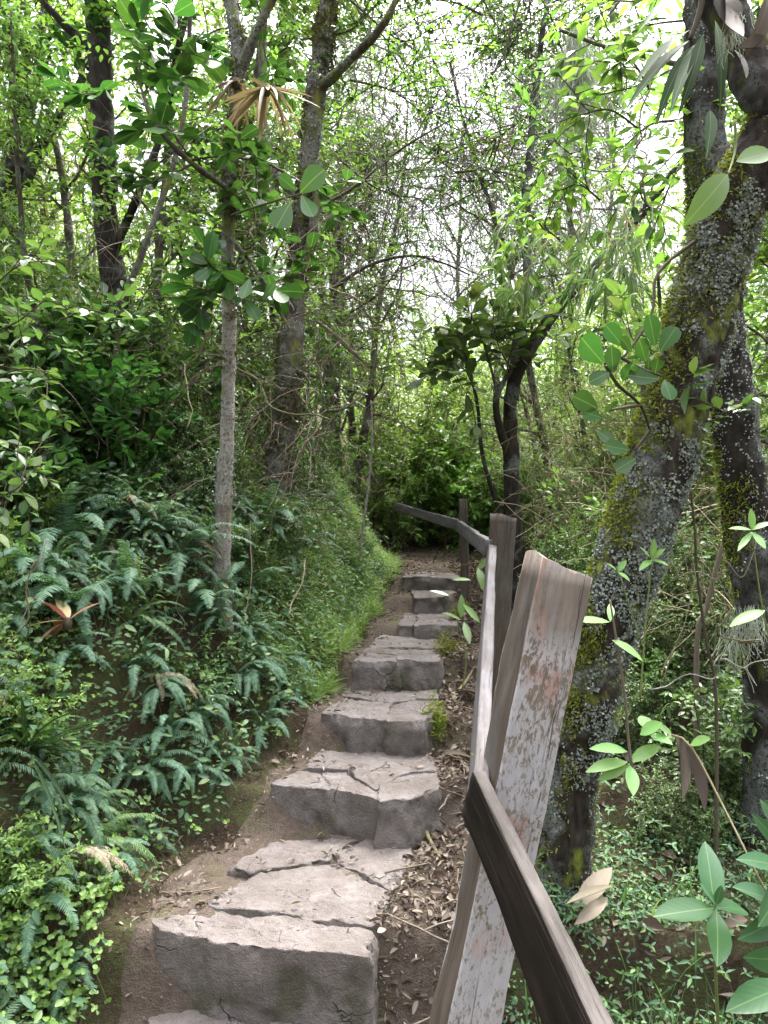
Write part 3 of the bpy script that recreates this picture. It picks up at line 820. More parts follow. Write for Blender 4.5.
tre_mid = [treelet('understorey_tree', 'x', None, 300 + i, 4.6, .25, SP_ELL, 'ell', M['leaf_mid'], M['bark_grey'], .045, 15, 1.0, 6) for i in range(3)]
tre_bri = [treelet('bright_leaved_tree', 'x', None, 320 + i, 4.2, .2, dict(SP_ELL, L=.075), 'ell', M['leaf_bright'], M['bark_grey'], .045, 16, 1.1, 6) for i in range(3)]
tre_thin = [treelet('fine_twigged_tree', 'x', None, 340 + i, 6.5, .3, dict(SP_TINY, gap=.045), 'ell', M['leaf_mid'], M['bark_grey'], .06, 20, 1.7, 7, twmat=M['twig_grey'], sub=3, twl=.7) for i in range(3)]
tre_pale = [treelet('pale_leaved_tree', 'x', None, 360 + i, 5.0, .15, dict(SP_SML, L=.05, gap=.026), 'ell', M['leaf_pale'], M['bark_grey'], .05, 18, 1.3, 6, sub=2) for i in range(2)]

tre_tall = [treelet('tall_tree', 'x', None, 380 + i, 8.0, .5, dict(SP_SML, L=.06, gap=.03), 'ell', M['leaf_mid'], M['bark_grey'], .06, 18, 1.7, 7, sub=2, twl=.7) for i in range(2)]
# ------------------------------------------------------------------ planting
def rp(a, b): return float(rng.uniform(a, b))
TREES = [
 # left thicket trees (px, distance, proto list, scale)
 (40, 4.6, tre_mid, .6), (150, 5.2, tre_bri, .95), (-40, 5.5, tre_bri, .65), (90, 6.6, tre_bri, 1.1), (190, 6.4, tre_mid, 1.1), (250, 7.0, tre_bri, 1.0),
 (20, 7.6, tre_thin, 1.0), (140, 8.2, tre_pale, 1.2), (330, 8.2, tre_bri, 1.0), (215, 9.0, tre_thin, 1.0), (290, 9.6, tre_pale, 1.2), (345, 10.0, tre_mid, 1.3), (60, 10, tre_pale, 1.3),
 (300, 6.6, tre_mid, .75), (355, 9.0, tre_thin, .85),
 # beyond the end of the path
 (405, 11.5, tre_pale, .95), (372, 12.5, tre_thin, 1.05), (440, 12.5, tre_pale, .85), (470, 13.5, tre_bri, .8), (410, 16, tre_thin, 1.25), (520, 12.0, tre_thin, .95), (500, 16, tre_pale, 1.0), (560, 14.5, tre_bri, .9),
 (330, 14, tre_thin, 1.4), (455, 15.0, tre_thin, 1.2), (250, 14, tre_bri, 1.6), (600, 15, tre_thin, 1.3),
 (355, 10.5, tre_tall, 1.0), (492, 11.5, tre_tall, .95), (325, 8.8, tre_tall, .9), (560, 11.5, tre_tall, 1.0),
 # right side
 (560, 7.6, tre_thin, .75), (640, 8.6, tre_bri, .75), (600, 7.2, tre_pale, .6), (650, 6.6, tre_bri, .6), (680, 7.5, tre_pale, .75), (545, 8.4, tre_pale, .6), (450, 9.6, tre_bri, .5), (425, 10.5, tre_pale, .5), (700, 6.0, tre_mid, .95), (770, 5.2, tre_bri, .9), (600, 10.5, tre_pale, .85), (680, 11, tre_pale, 1.0), (740, 8.5, tre_mid, 1.1), (800, 7, tre_mid, 1.1), (545, 10, tre_bri, .7), (720, 13, tre_bri, 1.4), (655, 15, tre_thin, 1.5),
]
TL = {'tall_tree': 'tall grey tree whose small-leaved crown closes over the far end of the path',
      'understorey_tree': 'slender grey-stemmed tree with mid-green oval leaves in the thicket',
      'bright_leaved_tree': 'slender tree with bright light-green oval leaves in the thicket',
      'fine_twigged_tree': 'thin tree with bare grey twigs and sparse tiny leaves against the pale sky',
      'pale_leaved_tree': 'bushy tree with small pale yellow-green leaves beyond the path'}
for i, (px, d, pr, sc) in enumerate(TREES):
    x = (px - 384) / F * d
    p = pr[i % len(pr)]; nm = p.name.split('.')[0]
    put(p, g3(x, d, -.05), rp(0, 6.28), sc * rp(.92, 1.08), TL[nm], nm.replace('_', ' ') + 's of the thicket')

SL = {'leafy_shrub': 'leafy shrub with mid-green oval leaves crowding the thicket', 'bright_shrub': 'bright green broad-leaved shrub in the sunlit thicket',
      'small_leaved_shrub': 'dense dark-twigged shrub with very small green leaves', 'pale_shrub': 'tall pale yellow-green shrub with small leaves in the light behind',
      'round_leaved_shrub': 'shrub with thick rounded dark green leaves in the thicket', 'mountain_bamboo': 'arching mountain bamboo clump with narrow drooping leaves and straw-coloured canes'}
def sow(protos, n, pxr, dr, scr, keep=.35, umin=.5):
    k = 0; tries = 0
    while k < n and tries < 4000:
        tries += 1
        d = rp(*dr); x = (rp(*pxr) - 384) / F * d
        sc = rp(*scr)
        if blocked(x, d, keep * sc): continue
        if x < xl(d) and x > xl(d) - umin: continue
        p = protos[int(rng.integers(0, len(protos)))]; nm = p.name.split('.')[0]
        put(p, g3(x, d, -.03), rp(0, 6.28), sc, SL[nm], nm.replace('_', ' ') + 's of the thicket', (rp(-.12, .12), rp(-.12, .12)))
        k += 1
# left
sow(shr_ell, 16, (-60, 330), (4.0, 7.5), (.6, 1.05), .5, .8)
sow(shr_small, 16, (-60, 320), (3.6, 7.0), (.55, 1.0), .5, .8)
sow(shr_bright, 9, (150, 400), (6.5, 11), (.7, 1.1), .5, .7)
sow(shr_dark, 6, (-60, 250), (3.6, 6.0), (.6, 1.0), .5, .9)
sow(bam, 4, (0, 330), (5, 8.5), (.7, 1.0), .6, .9)
for _ in range(34):
    y = rp(4.2, 7.6); u = rp(.42, 1.6); pr = (shr_small, shr_ell, shr_small, shr_bright)[int(rng.integers(0, 4))]
    p = pr[int(rng.integers(0, len(pr)))]; nm = p.name.split('.')[0]
    put(p, g3(float(xl(y)) - u, y, -.03), rp(0, 6.28), rp(.26, .42) + .14 * u, SL[nm], nm.replace('_', ' ') + 's of the thicket', (rp(-.15, .15), rp(0, .3)))
for _ in range(24):
    y = rp(1.9, 4.4); u = rp(.2, 1.7); pr = (shr_small, shr_ell, shr_bright, shr_bright)[int(rng.integers(0, 4))]
    p = pr[int(rng.integers(0, len(pr)))]; nm = p.name.split('.')[0]
    put(p, g3(float(xl(y)) - u, y, -.03), rp(0, 6.28), rp(.16, .3) + .08 * u, SL[nm], nm.replace('_', ' ') + 's of the thicket', (rp(-.15, .15), rp(0, .35)))
# centre, behind the end of the path
sow(shr_bright, 9, (330, 520), (8.6, 12), (.8, 1.2), .2)
sow(shr_pale, 12, (350, 700), (9.5, 15), (.9, 1.4), .2)
sow(shr_bright, 6, (400, 540), (8.6, 10.5), (.6, .85), .2)
sow(shr_pale, 4, (380, 500), (8.8, 10.5), (.6, .85), .2)
sow(shr_pale, 7, (375, 480), (9.8, 12.5), (1.3, 1.9), .2)
sow(shr_pale, 5, (545, 680), (6.5, 9), (1.1, 1.6), .5)
# right
sow(bam, 6, (520, 760), (5.0, 9), (.7, 1.0), .6)
sow(shr_pale, 6, (540, 700), (5.6, 8), (.7, 1.1), .6)
sow(shr_small, 9, (530, 800), (3.6, 7), (.5, .9), .5)
sow(shr_bright, 4, (535, 620), (5.0, 6.2), (.45, .75), .45)
sow(shr_small, 6, (525, 620), (4.6, 6.2), (.5, .8), .45)
sow(shr_small, 14, (600, 820), (2.9, 4.6), (.26, .48), .5)
sow(shr_ell, 6, (600, 820), (3.2, 5), (.3, .5), .5)
sow(shr_ell, 6, (560, 820), (4.0, 8), (.55, .95), .5)
sow(shr_bright, 6, (560, 800), (6, 11), (.8, 1.1), .4)

# ferns on the left bank
fern_a = [fern('bank_fern', 'x', 'fern', None, 400 + i, 9, .33, .052, M['fern']) for i in range(4)]
fern_b = [fern('slender_fern', 'x', 'fern', None, 420 + i, 7, .3, .04, M['fern_olive']) for i in range(2)]
fern_d = [fern('withered_fern', 'x', 'fern', None, 430 + i, 5, .3, .045, M['dead_pale'], .9, (5, 50)) for i in range(2)]
fern_c = [fern('large_fern', 'x', 'fern', None, 440 + i, 7, .62, .1, M['fern'], .7, (35, 80)) for i in range(2)]
n = 0
while n < 285:
    y = rp(1.7, 6.2); u = rp(.1, 1.55)
    if y > 4.3 and u < .55: continue
    x = float(xl(y)) - u
    if (x / y) * F + 384 < -40: continue
    p = (fern_a + fern_a + fern_b)[int(rng.integers(0, 10))]
    nm = p.name.split('.')[0]
    put(p, g3(x, y, .01), rp(-1.2, .35), rp(.58, .98), 'blue-green feathered fern drooping over the left bank' if nm == 'bank_fern' else 'small olive-green slender fern on the left bank', 'ferns of the left bank' if nm == 'bank_fern' else 'slender ferns of the left bank')
    n += 1
for k in range(9):
    y = rp(1.9, 4.4); x = float(xl(y)) - rp(.15, 1.0)
    put(fern_d[k % 2], g3(x, y, .03), rp(-1.0, .3), rp(.7, 1.0), 'withered brown fern fronds hanging among the green ferns of the left bank', 'withered ferns of the left bank')
for px, py in [(60, 545), (110, 500), (150, 540), (30, 580), (130, 590), (180, 560), (265, 545), (285, 560), (245, 590), (90, 470), (20, 500), (200, 610), (280, 520), (70, 610)]:
    q = gp(px, py)
    put(fern_c[n % 2], q, rp(-1.6, .2), rp(.7, 1.0), 'large dark fern with long drooping fronds in the shade under the left trees', 'large ferns in the shade'); n += 1
for px, py in [(640, 690), (700, 640), (760, 700), (610, 720), (690, 740)]:
    q = gp(px, py)
    put(fern_b[n % 2], q, rp(0, 6), rp(.7, 1.0), 'small fern among litter right of the railing', 'ferns right of the railing'); n += 1

# ------------------------------------------------------------------ ground cover (stuff)
def cover_points(n, yr, ur, side=-1, dens=None):
    y = rng.uniform(*yr, n); u = rng.uniform(*ur, n)
    x = xl(y) - u if side < 0 else xr(y) + u
    if dens is not None:
        k = dens(x, y, u); x, y, u = x[k], y[k], u[k]
    return x, y, ground(x, y), u
def slope_n(x, y):
    e = .03
    gxx = (ground(x + e, y, False) - ground(x - e, y, False)) / (2 * e); gyy = (ground(x, y + e, False) - ground(x, y - e, False)) / (2 * e)
    return nrm(np.stack([-gxx, -gyy, np.ones_like(gxx)], -1))
def ground_leaves(mb, x, y, z, tpl, L, ratio, hgt, mat=0, out=1.0, stalk=False, tri=1, spread=.8):
    N = len(x); nn = slope_n(x, y)
    base = np.stack([x, y, z], -1)
    lean = nrm(nn * .6 + np.array([0, 0, .5]) + rng.normal(0, .35, (N, 3)))
    top = base + lean * (hgt * rng.uniform(.3, 1.15, N))[:, None]
    for k in range(tri):
        a = rng.uniform(0, 2 * pi, N) if tri == 1 else rng.uniform(0, 2 * pi, N) * 0 + (np.arange(N) * 1.7 + k * 2 * pi / tri)
        d = np.stack([np.cos(a), np.sin(a), rng.uniform(-.35, .3, N)], -1)
        d = nrm(d - lean * np.sum(d * lean, -1, keepdims=True) * .7)
        leaves(mb, tpl, top, d, nrm(lean + rng.normal(0, .3, (N, 3))), L * rng.uniform(.6, 1.25, N), L * ratio * rng.uniform(.8, 1.2, N), mat)
    if stalk:
        d = top - base; l = np.linalg.norm(d, axis=1)
        s = nrm(np.cross(d, [0.2, -1, 0.1])) * .0012
        V = np.stack([base - s, base + s, top + s * .6, top - s * .6], 1).reshape(-1, 3)
        mb.add(V, [np.arange(4 * N).reshape(N, 4)], 1)

# leafy undergrowth of the left bank
mb = MB()
x, y, z, u = cover_points(1500, (1.8, 6.5), (-.05, .16), -1, lambda x, y, u: fbm(np.stack([x, y, 0 * x], -1), 5, 2, 19) > .15)
ground_leaves(mb, x, y, z, 'ell', .018, .6, .05)
cl = lambda x, y, u: fbm(np.stack([x, y, 0 * x], -1), 3.0, 3, 71) > rng.uniform(-1.6, .5, len(x))
x, y, z, u = cover_points(34000, (1.5, 6.5), (.04, 2.2), -1, cl)
ground_leaves(mb, x, y, z, 'ell', .026, .55, .11)
x, y, z, u = cover_points(7000, (1.5, 6.5), (.1, 2.4), -1, cl)
ground_leaves(mb, x, y, z, 'ell', .05, .45, .2, 0, stalk=True)
tag(mb.build('undergrowth', [M['cover'], M['greenstem']]), 'small-leaved green undergrowth covering the left bank', 'undergrowth', kind='stuff')
# bright clover-like herbs at the lower left
mb = MB()
def clz(x, y, u):
    px = x / y * F + 384; py = 512 + (EYE - ground(x, y) - .08) / y * F
    w = np.maximum(np.exp(-(((px - 45) / 62) ** 2 + ((py - 930) / 68) ** 2)) * 1.5, np.exp(-(((px - 20) / 60) ** 2 + ((py - 680) / 60) ** 2)) * .4)
    w = np.maximum(w, +.02 + .1 * (fbm(np.stack([x, y, 0 * x], -1), 2.5, 2, 33) > .5))
    return rng.uniform(0, 1, len(x)) < w
x, y, z, u = cover_points(34000, (1.4, 4.8), (.02, 1.6), -1, clz)
ground_leaves(mb, x, y, z, 'rou', .017, .9, .13, 0, stalk=True, tri=3)
tag(mb.build('clover', [M['clover'], M['greenstem']]), 'bright green three-lobed herbs at the foot of the left bank', 'herbs', kind='stuff')
# soft bright grass on the bank beside the upper steps
mb = MB()
N = 26000
y = rng.uniform(4.1, 7.6, N); u = rng.uniform(.0, 1.0, N) * .62; x = xl(y) - u + .02; k = fbm(np.stack([x, y, 0 * x], -1), 4.5, 3, 41) > rng.uniform(-1.3, .45, N) + u * .6; x, y = x[k], y[k]; N = len(x)
z = ground(x, y); nn = slope_n(x, y)
d = nrm(nn * .7 + np.array([.45, -.35, .25]) + rng.normal(0, .42, (N, 3)))
leaves(mb, 'str', np.stack([x, y, z - .01], -1), d, nrm(np.array([.3, -.3, 1]) + rng.normal(0, .3, (N, 3))), rng.uniform(.06, .15, N) * np.clip(.75 + .75 * fbm(np.stack([x, y, 0 * x], -1), 6.5, 3, 61), .35, 1.7), rng.uniform(.0025, .0055, N))
N = 12000
y = rng.uniform(4.1, 7.6, N); u = rng.uniform(0, .8, N); x = xl(y) - u
ground_leaves(mb, x, y, ground(x, y), 'lan', .026, .3, .12)
tag(mb.build('grass', [M['grass']]), 'soft bright green grass hanging over the bank by the upper steps', 'grass', kind='stuff')
# right-hand floor: small herbs and grass blades
mb = MB()
clr = lambda x, y, u: fbm(np.stack([x, y, 0 * x], -1), 2.6, 3, 91) > rng.uniform(-1.5, .55, len(x))
x, y, z, u = cover_points(26000, (1.2, 7.5), (.42, 3.6), 1, clr)
ground_leaves(mb, x, y, z, 'ell', .024, .6, .08)
x, y, z, u = cover_points(2200, (1.2, 7.5), (.45, 3.6), 1, clr)
ground_leaves(mb, x, y, z, 'lan', .038, .32, .2, 0, stalk=True, tri=3)
N = 4500
y = rng.uniform(1.1, 6, N); x = xr(y) + .5 + rng.uniform(0, 3, N)
k = fbm(np.stack([x, y, 0 * x], -1), 2.0, 2, 15) > .1; x, y = x[k], y[k]; N = len(x)
d = nrm(np.array([0, 0, .9]) + rng.normal(0, .45, (N, 3)))
leaves(mb, 'str', np.stack([x, y, ground(x, y) - .01], -1), d, rng.normal(0, 1, (N, 3)), rng.uniform(.1, .26, N), rng.uniform(.003, .007, N))
x, y, z, u = cover_points(16000, (.7, 3.2), (.42, 2.2), 1, clr)
ground_leaves(mb, x, y, z, 'ell', .016, .6, .08)
x, y, z, u = cover_points(1500, (.8, 2.9), (.5, 2.0), 1, clr)
ground_leaves(mb, x, y, z, 'lan', .03, .32, .13, 0, stalk=True, tri=3)
tag(mb.build('undergrowth', [M['cover'], M['greenstem']]), 'small herbs and grass blades covering the ground right of the railing', 'undergrowth', kind='stuff')

# dead leaves and broken twigs
mb = MB()
def litter(x, y, L, lift=.006):
    N = len(x); z = np.where((x > xl(y) - .02) & (x < xr(y) + .43), np.maximum(ground(x, y), -9), ground(x, y))
    a = rng.uniform(0, 2 * pi, N); d = np.stack([np.cos(a), np.sin(a), rng.normal(0, .2, N)], -1)
    leaves(mb, 'dead', np.stack([x, y, z + lift + rng.uniform(0, .016, N)], -1), d, nrm(np.array([0, 0, 1]) + rng.normal(0, .4, (N, 3))), L, L * rng.uniform(.15, .5, N))
N = 7500; y = rng.uniform(1.2, 7.5, N); x = xr(y) + np.abs(rng.normal(.2, .17, N)) - .02
litter(x, y, rng.uniform(.015, .055, N))
N = 12000; y = rng.uniform(1.2, 7.5, N); x = xr(y) + np.abs(rng.normal(.2, .17, N)) - .02; litter(x, y, rng.uniform(.005, .02, N), .002)
N = 2600; y = rng.uniform(1.2, 6.5, N); x = xr(y) + rng.uniform(.4, 3, N); litter(x, y, rng.uniform(.03, .1, N))
N = 3000; y = rng.uniform(.7, 2.6, N); x = xr(y) + rng.uniform(0, 1.8, N); litter(x, y, rng.uniform(.012, .05, N))
N = 1200; y = rng.uniform(1.5, 6.5, N); x = xl(y) - rng.uniform(-.22, .7, N); litter(x, y, rng.uniform(.015, .05, N))
N = 2600; y = rng.uniform(1.6, 8.5, N); x = xl(y) + np.abs(rng.normal(.0, .13, N)); litter(x, y, rng.uniform(.006, .024, N), .0)
N = 900; y = rng.uniform(6.4, 9.5, N); x = xl(y) + rng.uniform(0, 1, N) * (xr(y) + .4 - xl(y)); litter(x, y, rng.uniform(.015, .05, N))
# crumbs caught on the treads and against the risers
for i, (nm, lab, zt, th, px) in enumerate(STONES):
    if 'slab' not in nm: continue
    W = np.array([onplane(a, b, zt) for a, b in px]); c = W.mean(0)
    k = 26 if i < 9 else 14
    for _ in range(k):
        e = W[rng.integers(0, len(W))] * rng.uniform(.55, 1.02); 
        j = rng.integers(0, len(W)); t = rp(0, 1); s = rp(.72, 1.04)
        e = (W[j] * t + W[(j + 1) % len(W)] * (1 - t)); e = c + (e - c) * s
        L = rp(.012, .04)
        leaves(mb, 'dead', np.array([[e[0], e[1], zt + .011]]), np.array([nrm(np.append(rng.normal(0, 1, 2), .05))]), np.array([nrm(np.array([0, 0, 1]) + rng.normal(0, .25, 3))]), [L], [L * rp(.25, .5)])
for _ in range(420):
    y = rp(1.2, 7); s = rng.uniform()
    x = float(xr(y)) + abs(rng.normal(.22, .2)) if s < .6 else float(xr(y)) + rp(.4, 2.8)
    if s > .9: x = float(xl(y)) - rp(-.2, 1.2)
    P = walk(g3(x, y, .012), np.append(rng.normal(0, 1, 2), .05), rp(.06, .3), 5, .12, -.01)
    tube(mb, P, rp(.0015, .004), 4, 1)
tag(mb.build('leaf_litter', [M['dead'], M['twig']]), 'brown dead leaves and broken twigs lying along the path and forest floor', 'leaf litter', kind='stuff')

# far wood on the slope behind, one mass
mb = MB()
bag = LeafBag()
N = 26000
yy = rng.uniform(17, 42, N); xx = rng.uniform(-.75, .75, N) * yy
prof = np.interp(xx / yy, [-.75, -.3, -.02, .1, .2, .35, .75], [9, 8, 4.2, 3.6, 5.0, 6.5, 8])
cx = np.round(xx / 1.6 + rng.normal(0, .12, N)) * 1.6; cy = np.round(yy / 1.6 + rng.normal(0, .12, N)) * 1.6
hh = prof * (.55 + .45 * vnoise(np.stack([cx, cy, 0 * cx], -1), .7, 5)) * (.5 + .5 * np.sqrt(rng.uniform(0, 1, N)))
px_ = cx + rng.normal(0, .55, N); py_ = cy + rng.normal(0, .55, N)
P = np.stack([px_, py_, ground(px_, py_, False) + np.maximum(hh, .1)], -1)
leaves(mb, 'ell', P, nrm(rng.normal(0, 1, (N, 3)) * np.array([1, 1, .6])), nrm(np.array([0, -.2, 1]) + rng.normal(0, .5, (N, 3))), rng.uniform(.14, .4, N), rng.uniform(.08, .2, N))
for _ in range(120):
    y = rp(17, 40); x = rp(-.7, .7) * y; h = rp(2, 6)
    tube(mb, walk((x, y, float(ground(x, y, False)) - .2), (0, 0, 1), h, 6, .1), np.linspace(.09, .03, 6), 5, 1)
tag(mb.build('far_wood', [M['leaf_bright'], M['bark_grey']]), 'far mass of light green trees on the slope behind', 'woodland', kind='stuff')

# ------------------------------------------------------------------ the trees one can tell apart
def pxpath(pts, n=60): return spline(np.array([pt(*p) for p in pts]), n)
def to_ground(P, dz=-.15):
    """adds a foot so that the trunk stands in the ground"""
    f = P[0].copy(); f[2] = float(ground(f[0], f[1])) + dz
    if f[2] > P[0][2] - .05: f[2] = P[0][2] - .1
    return np.vstack([f[None], P])

def hero_tree(name, label, path, radii, bark, limbs=(), crown=None, sides=26, noise=.22, seed=0, n=140, foot=True, nscale=9, split=None, bark2=None):
    """trunk traced as a path of (px, py, distance); limbs likewise; crown = leaves on auto twigs"""
    root = thing(name, label, 'tree')
    P0 = np.array([pt(*p) for p in path])
    if foot: P0 = to_ground(P0)
    P = spline(P0, n)
    tb = MB(); R = np.interp(np.linspace(0, 1, n), np.linspace(0, 1, len(radii)), radii)
    if foot: R = R * (1 + .55 * np.exp(-np.linspace(0, 1, n) * 16))
    V, D = tube(tb, P, R, sides, noise=noise, nscale=nscale, seed=seed, split=(split, 1) if split else None)
    sb, lb, bag = MB(), MB(), LeafBag()
    r = np.random.default_rng(seed + 900)
    lp = []
    for lpath, l0, l1 in limbs:
        Q = spline(np.array([pt(*p) for p in lpath]), 40)
        Q = Q + .012 * np.stack([fbm(Q + k * 9, 5, 2, seed + k) for k in range(3)], -1) * np.linspace(0, 1, 40)[:, None]
        tube(tb, Q, np.linspace(l0, l1, 40), 10, 1 if split else 0, noise=.25, seed=seed + 3); lp.append(Q)
    base = root.location.copy()
    tb.build('trunk', [bark, bark2] if bark2 else bark, root)
    if crown:
        spec, tpl, lm, twm, ntw, twl, t0 = crown
        sources = [(P[int(t0 * n):], R[int(t0 * n):])] + [(Q, None) for Q in lp]
        for Q, _ in sources:
            m = len(Q); TQ = nrm(np.gradient(Q, axis=0))
            Lq = np.linalg.norm(np.diff(Q, axis=0), axis=1).sum()
            for k in range(max(3, int(ntw * Lq))):
                j = int(r.uniform(.1, 1) * (m - 1))
                dq = nrm(TQ[j] * .4 + nrm(r.normal(0, 1, 3)) + np.array([0, 0, .15]))
                q2 = walk(Q[j], dq, twl * r.uniform(.5, 1.2), 7, .2, spec.get('grav', -.03), r)
                tube(sb, q2, np.linspace(.006, .002, 7), 4, cap=False); leafy(bag, q2, spec, .3, r)
                for s in range(2):
                    j3 = r.integers(2, 6)
                    q3 = walk(q2[j3], nrm((q2[j3] - q2[j3 - 1]) * 8 + nrm(r.normal(0, 1, 3)) * .8), twl * r.uniform(.3, .6), 5, .22, spec.get('grav', -.03), r)
                    tube(sb, q3, .002, 3, cap=False); leafy(bag, q3, spec, .15, r)
        bag.flush(lb, tpl, 0); off = lb.n
        for v, u_ in zip(sb.v, sb.uv): lb.v.append(v); lb.uv.append(u_)
        for f, mt, s in sb.f: lb.f.append((f + off, 1, s))
        lb.n += sb.n
        lb.build('crown', [lm, twm], root)
    return root, P, V, D

CLU = dict(L=.085, ratio=.66, gap=.06, arr='opp', tip=2, grav=-.02)
q = gp(221, 602)
T1, P1, V1, D1 = hero_tree('slender_tree', 'slender pale-barked tree rising from ferns on the left bank, mossy higher up',
    [(221, 596, q[1]), (223, 520, q[1] - .05), (227, 430, q[1] - .1), (229, 340, q[1] - .1), (228, 250, q[1] - .15), (231, 160, q[1] - .2), (240, 70, q[1] - .2), (228, -10, q[1] - .1), (200, -120, q[1]), (210, -300, q[1])],
    [.046, .041, .037, .036, .036, .035, .034, .032, .03, .026], M['bark_pale'],
    limbs=[([(238, 75, q[1] - .2), (262, 20, q[1] - .3), (300, -60, q[1] - .4)], .03, .012), ([(229, 235, q[1] - .15), (250, 262, q[1] - .35), (275, 300, q[1] - .5), (292, 330, q[1] - .5)], .012, .004),
           ([(230, 190, q[1] - .2), (195, 165, q[1] - .4), (160, 130, q[1] - .5), (130, 60, q[1] - .4)], .016, .006), ([(231, 140, q[1] - .2), (270, 165, q[1] - .5), (305, 182, q[1] - .75)], .011, .004)],
    crown=(CLU, 'obo', M['leaf_round'], M['twig_dark'], .9, .34, .62), seed=1, sides=28, split=.36, bark2=M['bark_grey'])
q = gp(272, 498)
d = min(q[1], 6.2)
T2, P2, V2, D2 = hero_tree('mossy_tree', 'mossy grey tree standing behind the slender pale-barked one, thicker and darker',
    [(268, 506, d), (282, 440, d - .05), (290, 370, d - .1), (294, 300, d - .1), (304, 220, d - .1), (312, 130, d - .1), (322, 50, d - .1), (332, -40, d), (345, -250, d)],
    [.1, .085, .078, .072, .07, .066, .06, .055, .04], M['bark_grey'],
    limbs=[([(296, 290, d - .1), (312, 240, d - .2), (318, 180, d - .2)], .05, .03), ([(318, 90, d - .1), (350, 60, d - .4), (385, 20, d - .6), (420, -50, d - .6)], .04, .012), ([(306, 205, d - .1), (270, 160, d), (262, 60, d + .1), (270, -60, d + .1)], .04, .02)],
    crown=(SP_SML, 'ell', M['leaf_mid'], M['twig_grey'], 7, .6, .55), seed=2)
T3, *_ = hero_tree('dark_tree', 'dark-barked upright tree at the upper left, lichen speckled',
    [(108, 470, 5.6), (112, 400, 5.6), (116, 310, 5.5), (106, 220, 5.5), (102, 120, 5.4), (98, 20, 5.4), (92, -100, 5.4), (95, -260, 5.4)],
    [.1, .09, .088, .085, .085, .082, .07, .05], M['bark_dark'],
    limbs=[([(110, 260, 5.5), (140, 190, 5.3), (165, 120, 5.2), (180, 40, 5.2), (200, -40, 5.2)], .035, .014), ([(100, 60, 5.4), (60, 20, 5.3), (20, -20, 5.3)], .035, .015)],
    crown=(dict(SP_OBO, L=.09), 'obo', M['leaf_dark'], M['twig_dark'], 3, .5, .45), seed=3)
T4, *_ = hero_tree('forked_tree', 'dark forked tree at the far upper left edge, leaning right at its top',
    [(-30, 420, 6.4), (-5, 280, 6.4), (10, 200, 6.4), (22, 120, 6.4), (18, 60, 6.4), (8, -10, 6.4), (-5, -140, 6.4)],
    [.13, .12, .11, .1, .095, .085, .05], M['bark_dark'],
    limbs=[([(4, 240, 6.4), (40, 150, 6.3), (62, 110, 6.2), (85, 75, 6.2), (110, 30, 6.1)], .06, .02), ([(20, 60, 6.4), (40, 25, 6.4), (55, -20, 6.4)], .05, .02)],
    crown=(SP_SML, 'ell', M['leaf_dark'], M['twig_grey'], 3, .6, .5), seed=4)
T5, *_ = hero_tree('crooked_tree', 'dark crooked many-stemmed tree right of the path, with clumps of thick leaves',
    [(516, 560, 5.6), (512, 500, 5.6), (511, 440, 5.6), (512, 390, 5.6), (530, 350, 5.55), (560, 305, 5.5), (590, 272, 5.4), (640, 215, 5.4), (690, 150, 5.4)],
    [.075, .066, .06, .056, .048, .042, .036, .028, .016], M['bark_dark'],
    limbs=[([(512, 400, 5.6), (520, 330, 5.7), (528, 280, 5.8), (526, 200, 5.9), (535, 100, 6), (548, 0, 6)], .05, .02), ([(512, 460, 5.6), (500, 430, 5.5), (496, 395, 5.4), (510, 370, 5.4)], .035, .02),
           ([(508, 530, 5.6), (492, 490, 5.5), (482, 450, 5.45), (478, 410, 5.4), (470, 370, 5.4), (462, 345, 5.4)], .02, .007), ([(497, 392, 5.4), (490, 365, 5.3), (485, 345, 5.3)], .015, .006)],
    crown=None, seed=5, foot=True)
# clumps of thick leaves on the crooked tree
def sprig_cluster(name, label, cat, stems, spec, tpl, leafmat, stemmat, seed, r0=.006, start=.25, group=None, sub=0, subl=.2, parent=None):
    r = np.random.default_rng(seed)
    root = parent or thing(name, label, cat, (0, 0, 0), 0, group)
    sb, lb, bag = MB(), MB(), LeafBag()
    for st in stems:
        Q = spline(np.array([pt(*p) for p in st]), 16)
        tube(sb, Q, np.linspace(r0, r0 * .45, 16), 6); leafy(bag, Q, spec, start, r)
        TQ = nrm(np.gradient(Q, axis=0))
        for s in range(sub):
            j = int(r.uniform(.3, 1) * 15)
            q2 = walk(Q[j], nrm(TQ[j] * .6 + nrm(r.normal(0, 1, 3)) * .9), subl * r.uniform(.5, 1.1), 6, .15, 0, r)
            tube(sb, q2, r0 * .4, 4, cap=False); leafy(bag, q2, spec, .3, r)
    bag.flush(lb, tpl)
    if parent is None:
        # origin at the foot of the stem
        pass
    sb.build('stem', stemmat, root); lb.build('foliage' if parent is None else 'crown', leafmat, root)
    return root
CL2 = dict(L=.12, ratio=.6, gap=.075, arr='opp', tip=2)
sprig_cluster('', '', '', [[(470, 372, 5.4), (462, 345, 5.4), (455, 330, 5.35)], [(490, 365, 5.3), (484, 345, 5.3), (478, 330, 5.3)], [(505, 380, 5.4), (512, 345, 5.3), (520, 325, 5.3)], [(478, 400, 5.4), (465, 370, 5.3), (450, 372, 5.3)], [(512, 370, 5.5), (500, 350, 5.4), (495, 330, 5.4)], [(530, 350, 5.5), (532, 330, 5.4), (528, 310, 5.4)]],
    CL2, 'obo', M['leaf_mid'], M['twig_dark'], 61, .008, .3, None, 7, .42, parent=T5)

